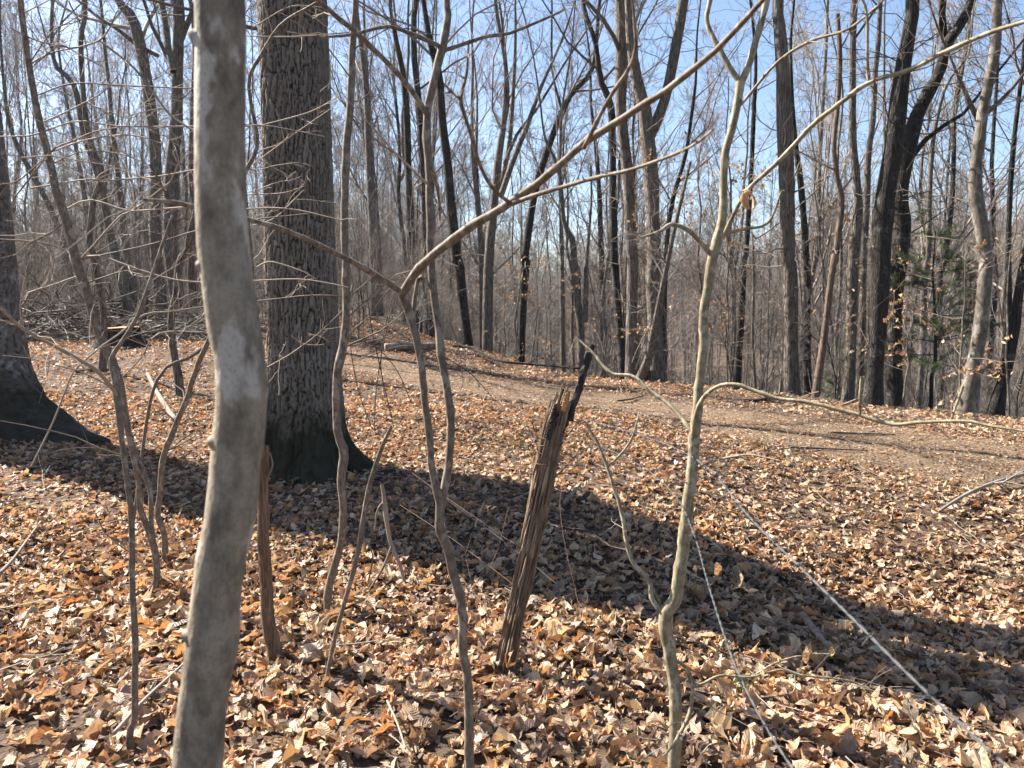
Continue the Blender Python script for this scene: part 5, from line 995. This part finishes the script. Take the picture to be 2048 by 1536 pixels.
# ------------------------------------------------------------------ young pine, leafy beech saplings, grass
def pine(px, py, d, h, label, seed):
    g = np.random.default_rng(seed); p_ = at(px, py, d); org = np.array([p_[0], p_[1], gz(p_[0], p_[1])]); e = empty('pine_tree', org, label, 'tree')
    z = np.linspace(-.1, h, 10); S = np.stack([np.cumsum(g.normal(0, .02, 10)), np.cumsum(g.normal(0, .02, 10)), z], -1)[None]; rd = np.linspace(.04, .008, 10)[None]
    a, b = grow(S, rd, 44, .3, .98, (.4, 1.0), (65, 95), .35, 6, .1, .03, .003, abslen=True, rg=g); a2, b2 = grow(a, b, 4, .3, 1, (.3, .5), (30, 55), .7, 4, .1, .02, .002, rg=g)
    tube_obj('trunk', [(S, rd, 7)], M_bdark, e, np.zeros(3)); br_ = tube_obj('branches', [(a, b, 4), (a2, b2, 3)], M_twigd, e, np.zeros(3))
    n1, c1 = grow(a2, b2, 36, .2, 1, (.06, .11), (20, 60), .5, 2, 0, 0, .0011, abslen=True, rg=g); n2, c2 = grow(a, b, 40, .5, 1, (.06, .11), (20, 60), .3, 2, 0, 0, .0011, abslen=True, rg=g)
    o = tube_obj('needles', [(n1, c1 * 0 + .0022, 3), (n2, c2 * 0 + .0022, 3)], M_needle, br_, np.zeros(3)); o['kind'] = 'stuff'
pine(1858, 838, 12.6, 3.0, 'small green pine sapling left of the pale beech', 21)
pine(1720, 810, 17.5, 2.6, 'little dark pine half hidden behind the black double tree', 22)
TANP = np.array([(0.5, 0.36, 0.21), (0.45, 0.3, 0.16), (0.6, 0.46, 0.3), (0.42, 0.25, 0.13)])
def beech_sap(px, py, d, h, label, seed, dense=14, r=0.014):
    g = np.random.default_rng(seed); p_ = at(px, py, d); org = np.array([p_[0], p_[1], gz(p_[0], p_[1])]); e = empty('beech_sapling', org, label, 'sapling')
    z = np.linspace(-.1, h, 12); S = np.stack([np.cumsum(g.normal(0, .03, 12)), np.cumsum(g.normal(0, .03, 12)), z], -1)[None]; rd = np.linspace(r * 1.3, .005, 12)[None]
    a, b = grow(S, rd, dense, .2, .97, (.6, 1.6), (50, 85), .4, 7, .14, .04, .003, abslen=True, rg=g, flat=.3); a2, b2 = grow(a, b, 4, .25, 1, (.25, .5), (25, 55), .7, 4, .15, .0, .002, rg=g)
    tube_obj('trunk', [(S, rd, 7)], M_beech, e, np.zeros(3)); br_ = tube_obj('branches', [(a, b, 4), (a2, b2, 3)], M_twig, e, np.zeros(3))
    n = dense * 24; src = a2.reshape(-1, 3)[g.integers(0, a2.shape[0] * 4, n)]
    keep = g.uniform(0, 1, n) < 0.55 + 0.45 * np.sin(src[:, 0] * 2 + src[:, 2] * 2.3); src = src[keep]; n = len(src)
    V, F, uv, col = leaf_batch('small', n, g.uniform(.06, .1, n), g, TANP); V = place(V, g.uniform(0, 6.28, n), np.radians(g.uniform(30, 85, n)), g.uniform(0, 6.28, n), src - [0, 0, .03])
    v_, f_, u_, c_ = batch_mesh([(V, F, uv, col)]); o = link('foliage', mesh_np('tan_leaves', v_, f_, M_leaf, False, u_, c_), br_); o['kind'] = 'stuff'
for i, a in enumerate([(1010, 700, 21, 4.2, 'tan leaved beech sapling behind the leafy mound, left of the curving black trunk'), (1090, 725, 19, 3.2, 'small tan leaved beech sapling on the rim above the fallen branch'), (1335, 775, 15.2, 4.6, 'tan leaved beech sapling between the forked tree and the olive sapling'),
        (1455, 790, 14.8, 4.4, 'tan leaved beech sapling just right of the olive sapling stem'), (1530, 790, 15.5, 4.8, 'tall tan leaved beech sapling left of the tall straight trunk'), (1700, 815, 13.4, 3.4, 'thin tan leaved beech sapling below the grey bent trunk'),
        (1800, 830, 12.2, 2.2, 'low tan leaved beech sapling at the foot of the black double tree'), (1905, 840, 11.0, 2.6, 'tan leaved beech sapling in front of the pale beech trunk'), (2020, 850, 11.5, 4.0, 'tan leaved beech sapling at the right edge behind the pale beech'), (930, 690, 23, 4.5, 'tan leaved beech sapling far back beside the dark leaning trunk'), (1215, 745, 18, 3.4, 'thin leaved beech sapling behind the tip of the broken post')]): beech_sap(*a, 70 + i, 16 if i in (0, 2, 3, 4) else 11)
def tuft(px, py, n, hgt, label, seed, spread=.05):
    g = np.random.default_rng(seed); p_, d_ = hit(px, py); org = np.array(p_); e = empty('grass_tuft', org, label, 'grass')
    t = np.linspace(0, 1, 4); a = g.uniform(0, 6.28, n); le = g.uniform(.15, .6, n); h_ = g.uniform(.6, 1.1, n) * hgt; x = g.normal(0, spread, n); y = g.normal(0, spread, n)
    P_ = np.stack([x[:, None] + np.cos(a)[:, None] * le[:, None] * t ** 2 * h_[:, None], y[:, None] + np.sin(a)[:, None] * le[:, None] * t ** 2 * h_[:, None], h_[:, None] * t + .0 * t + .01], -1)
    o = tube_obj('blades', [(P_, np.repeat(np.array([[.003, .0028, .002, .0006]]), n, 0), 3)], M_grass, e, np.zeros(3)); o['kind'] = 'stuff'
tuft(1478, 1392, 26, .09, 'bright green grass tuft beside the steep wire near the bottom', 1, .03); tuft(1722, 1285, 22, .06, 'small green tuft under the long bright wire in the tree shadow', 2, .04)
tuft(1415, 1300, 20, .06, 'dim green tuft in the shade right of the olive sapling', 3, .05); tuft(965, 890, 40, .09, 'patch of green blades on the leaves left of the post', 4, .25); tuft(1060, 895, 30, .08, 'patch of green blades on the leaves just behind the post', 5, .18)
tuft(1800, 965, 50, .07, 'thin green patch on the leaves near the path at the right', 6, .35); tuft(1310, 1015, 30, .06, 'thin green patch on the sunny leaves left of the olive sapling', 7, .15)

# ------------------------------------------------------------------ thin winter haze between the trees
hv = np.array([(x, y, z) for x in (-345, 345) for y in (-75, 440) for z in (float(GZ.min()) - 1.5, max(48.0, float(GZ.max()) + 26))])
hm = bpy.data.materials.new('haze_air'); hm.use_nodes = True; hn = hm.node_tree; hn.nodes.clear()
pv_ = hn.nodes.new('ShaderNodeVolumePrincipled'); pv_.inputs['Color'].default_value = (0.86, 0.9, 0.96, 1); pv_.inputs['Density'].default_value = 0.00022; pv_.inputs['Anisotropy'].default_value = 0.3
ho = hn.nodes.new('ShaderNodeOutputMaterial'); hn.links.new(pv_.outputs[0], ho.inputs['Volume'])
hz = link('haze', mesh_np('haze', hv, np.array([(0, 1, 3, 2), (4, 6, 7, 5), (0, 4, 5, 1), (2, 3, 7, 6), (0, 2, 6, 4), (1, 5, 7, 3)]), hm, False)); tag(hz, 'thin pale winter haze hanging through the whole wood', None, None, 'stuff')
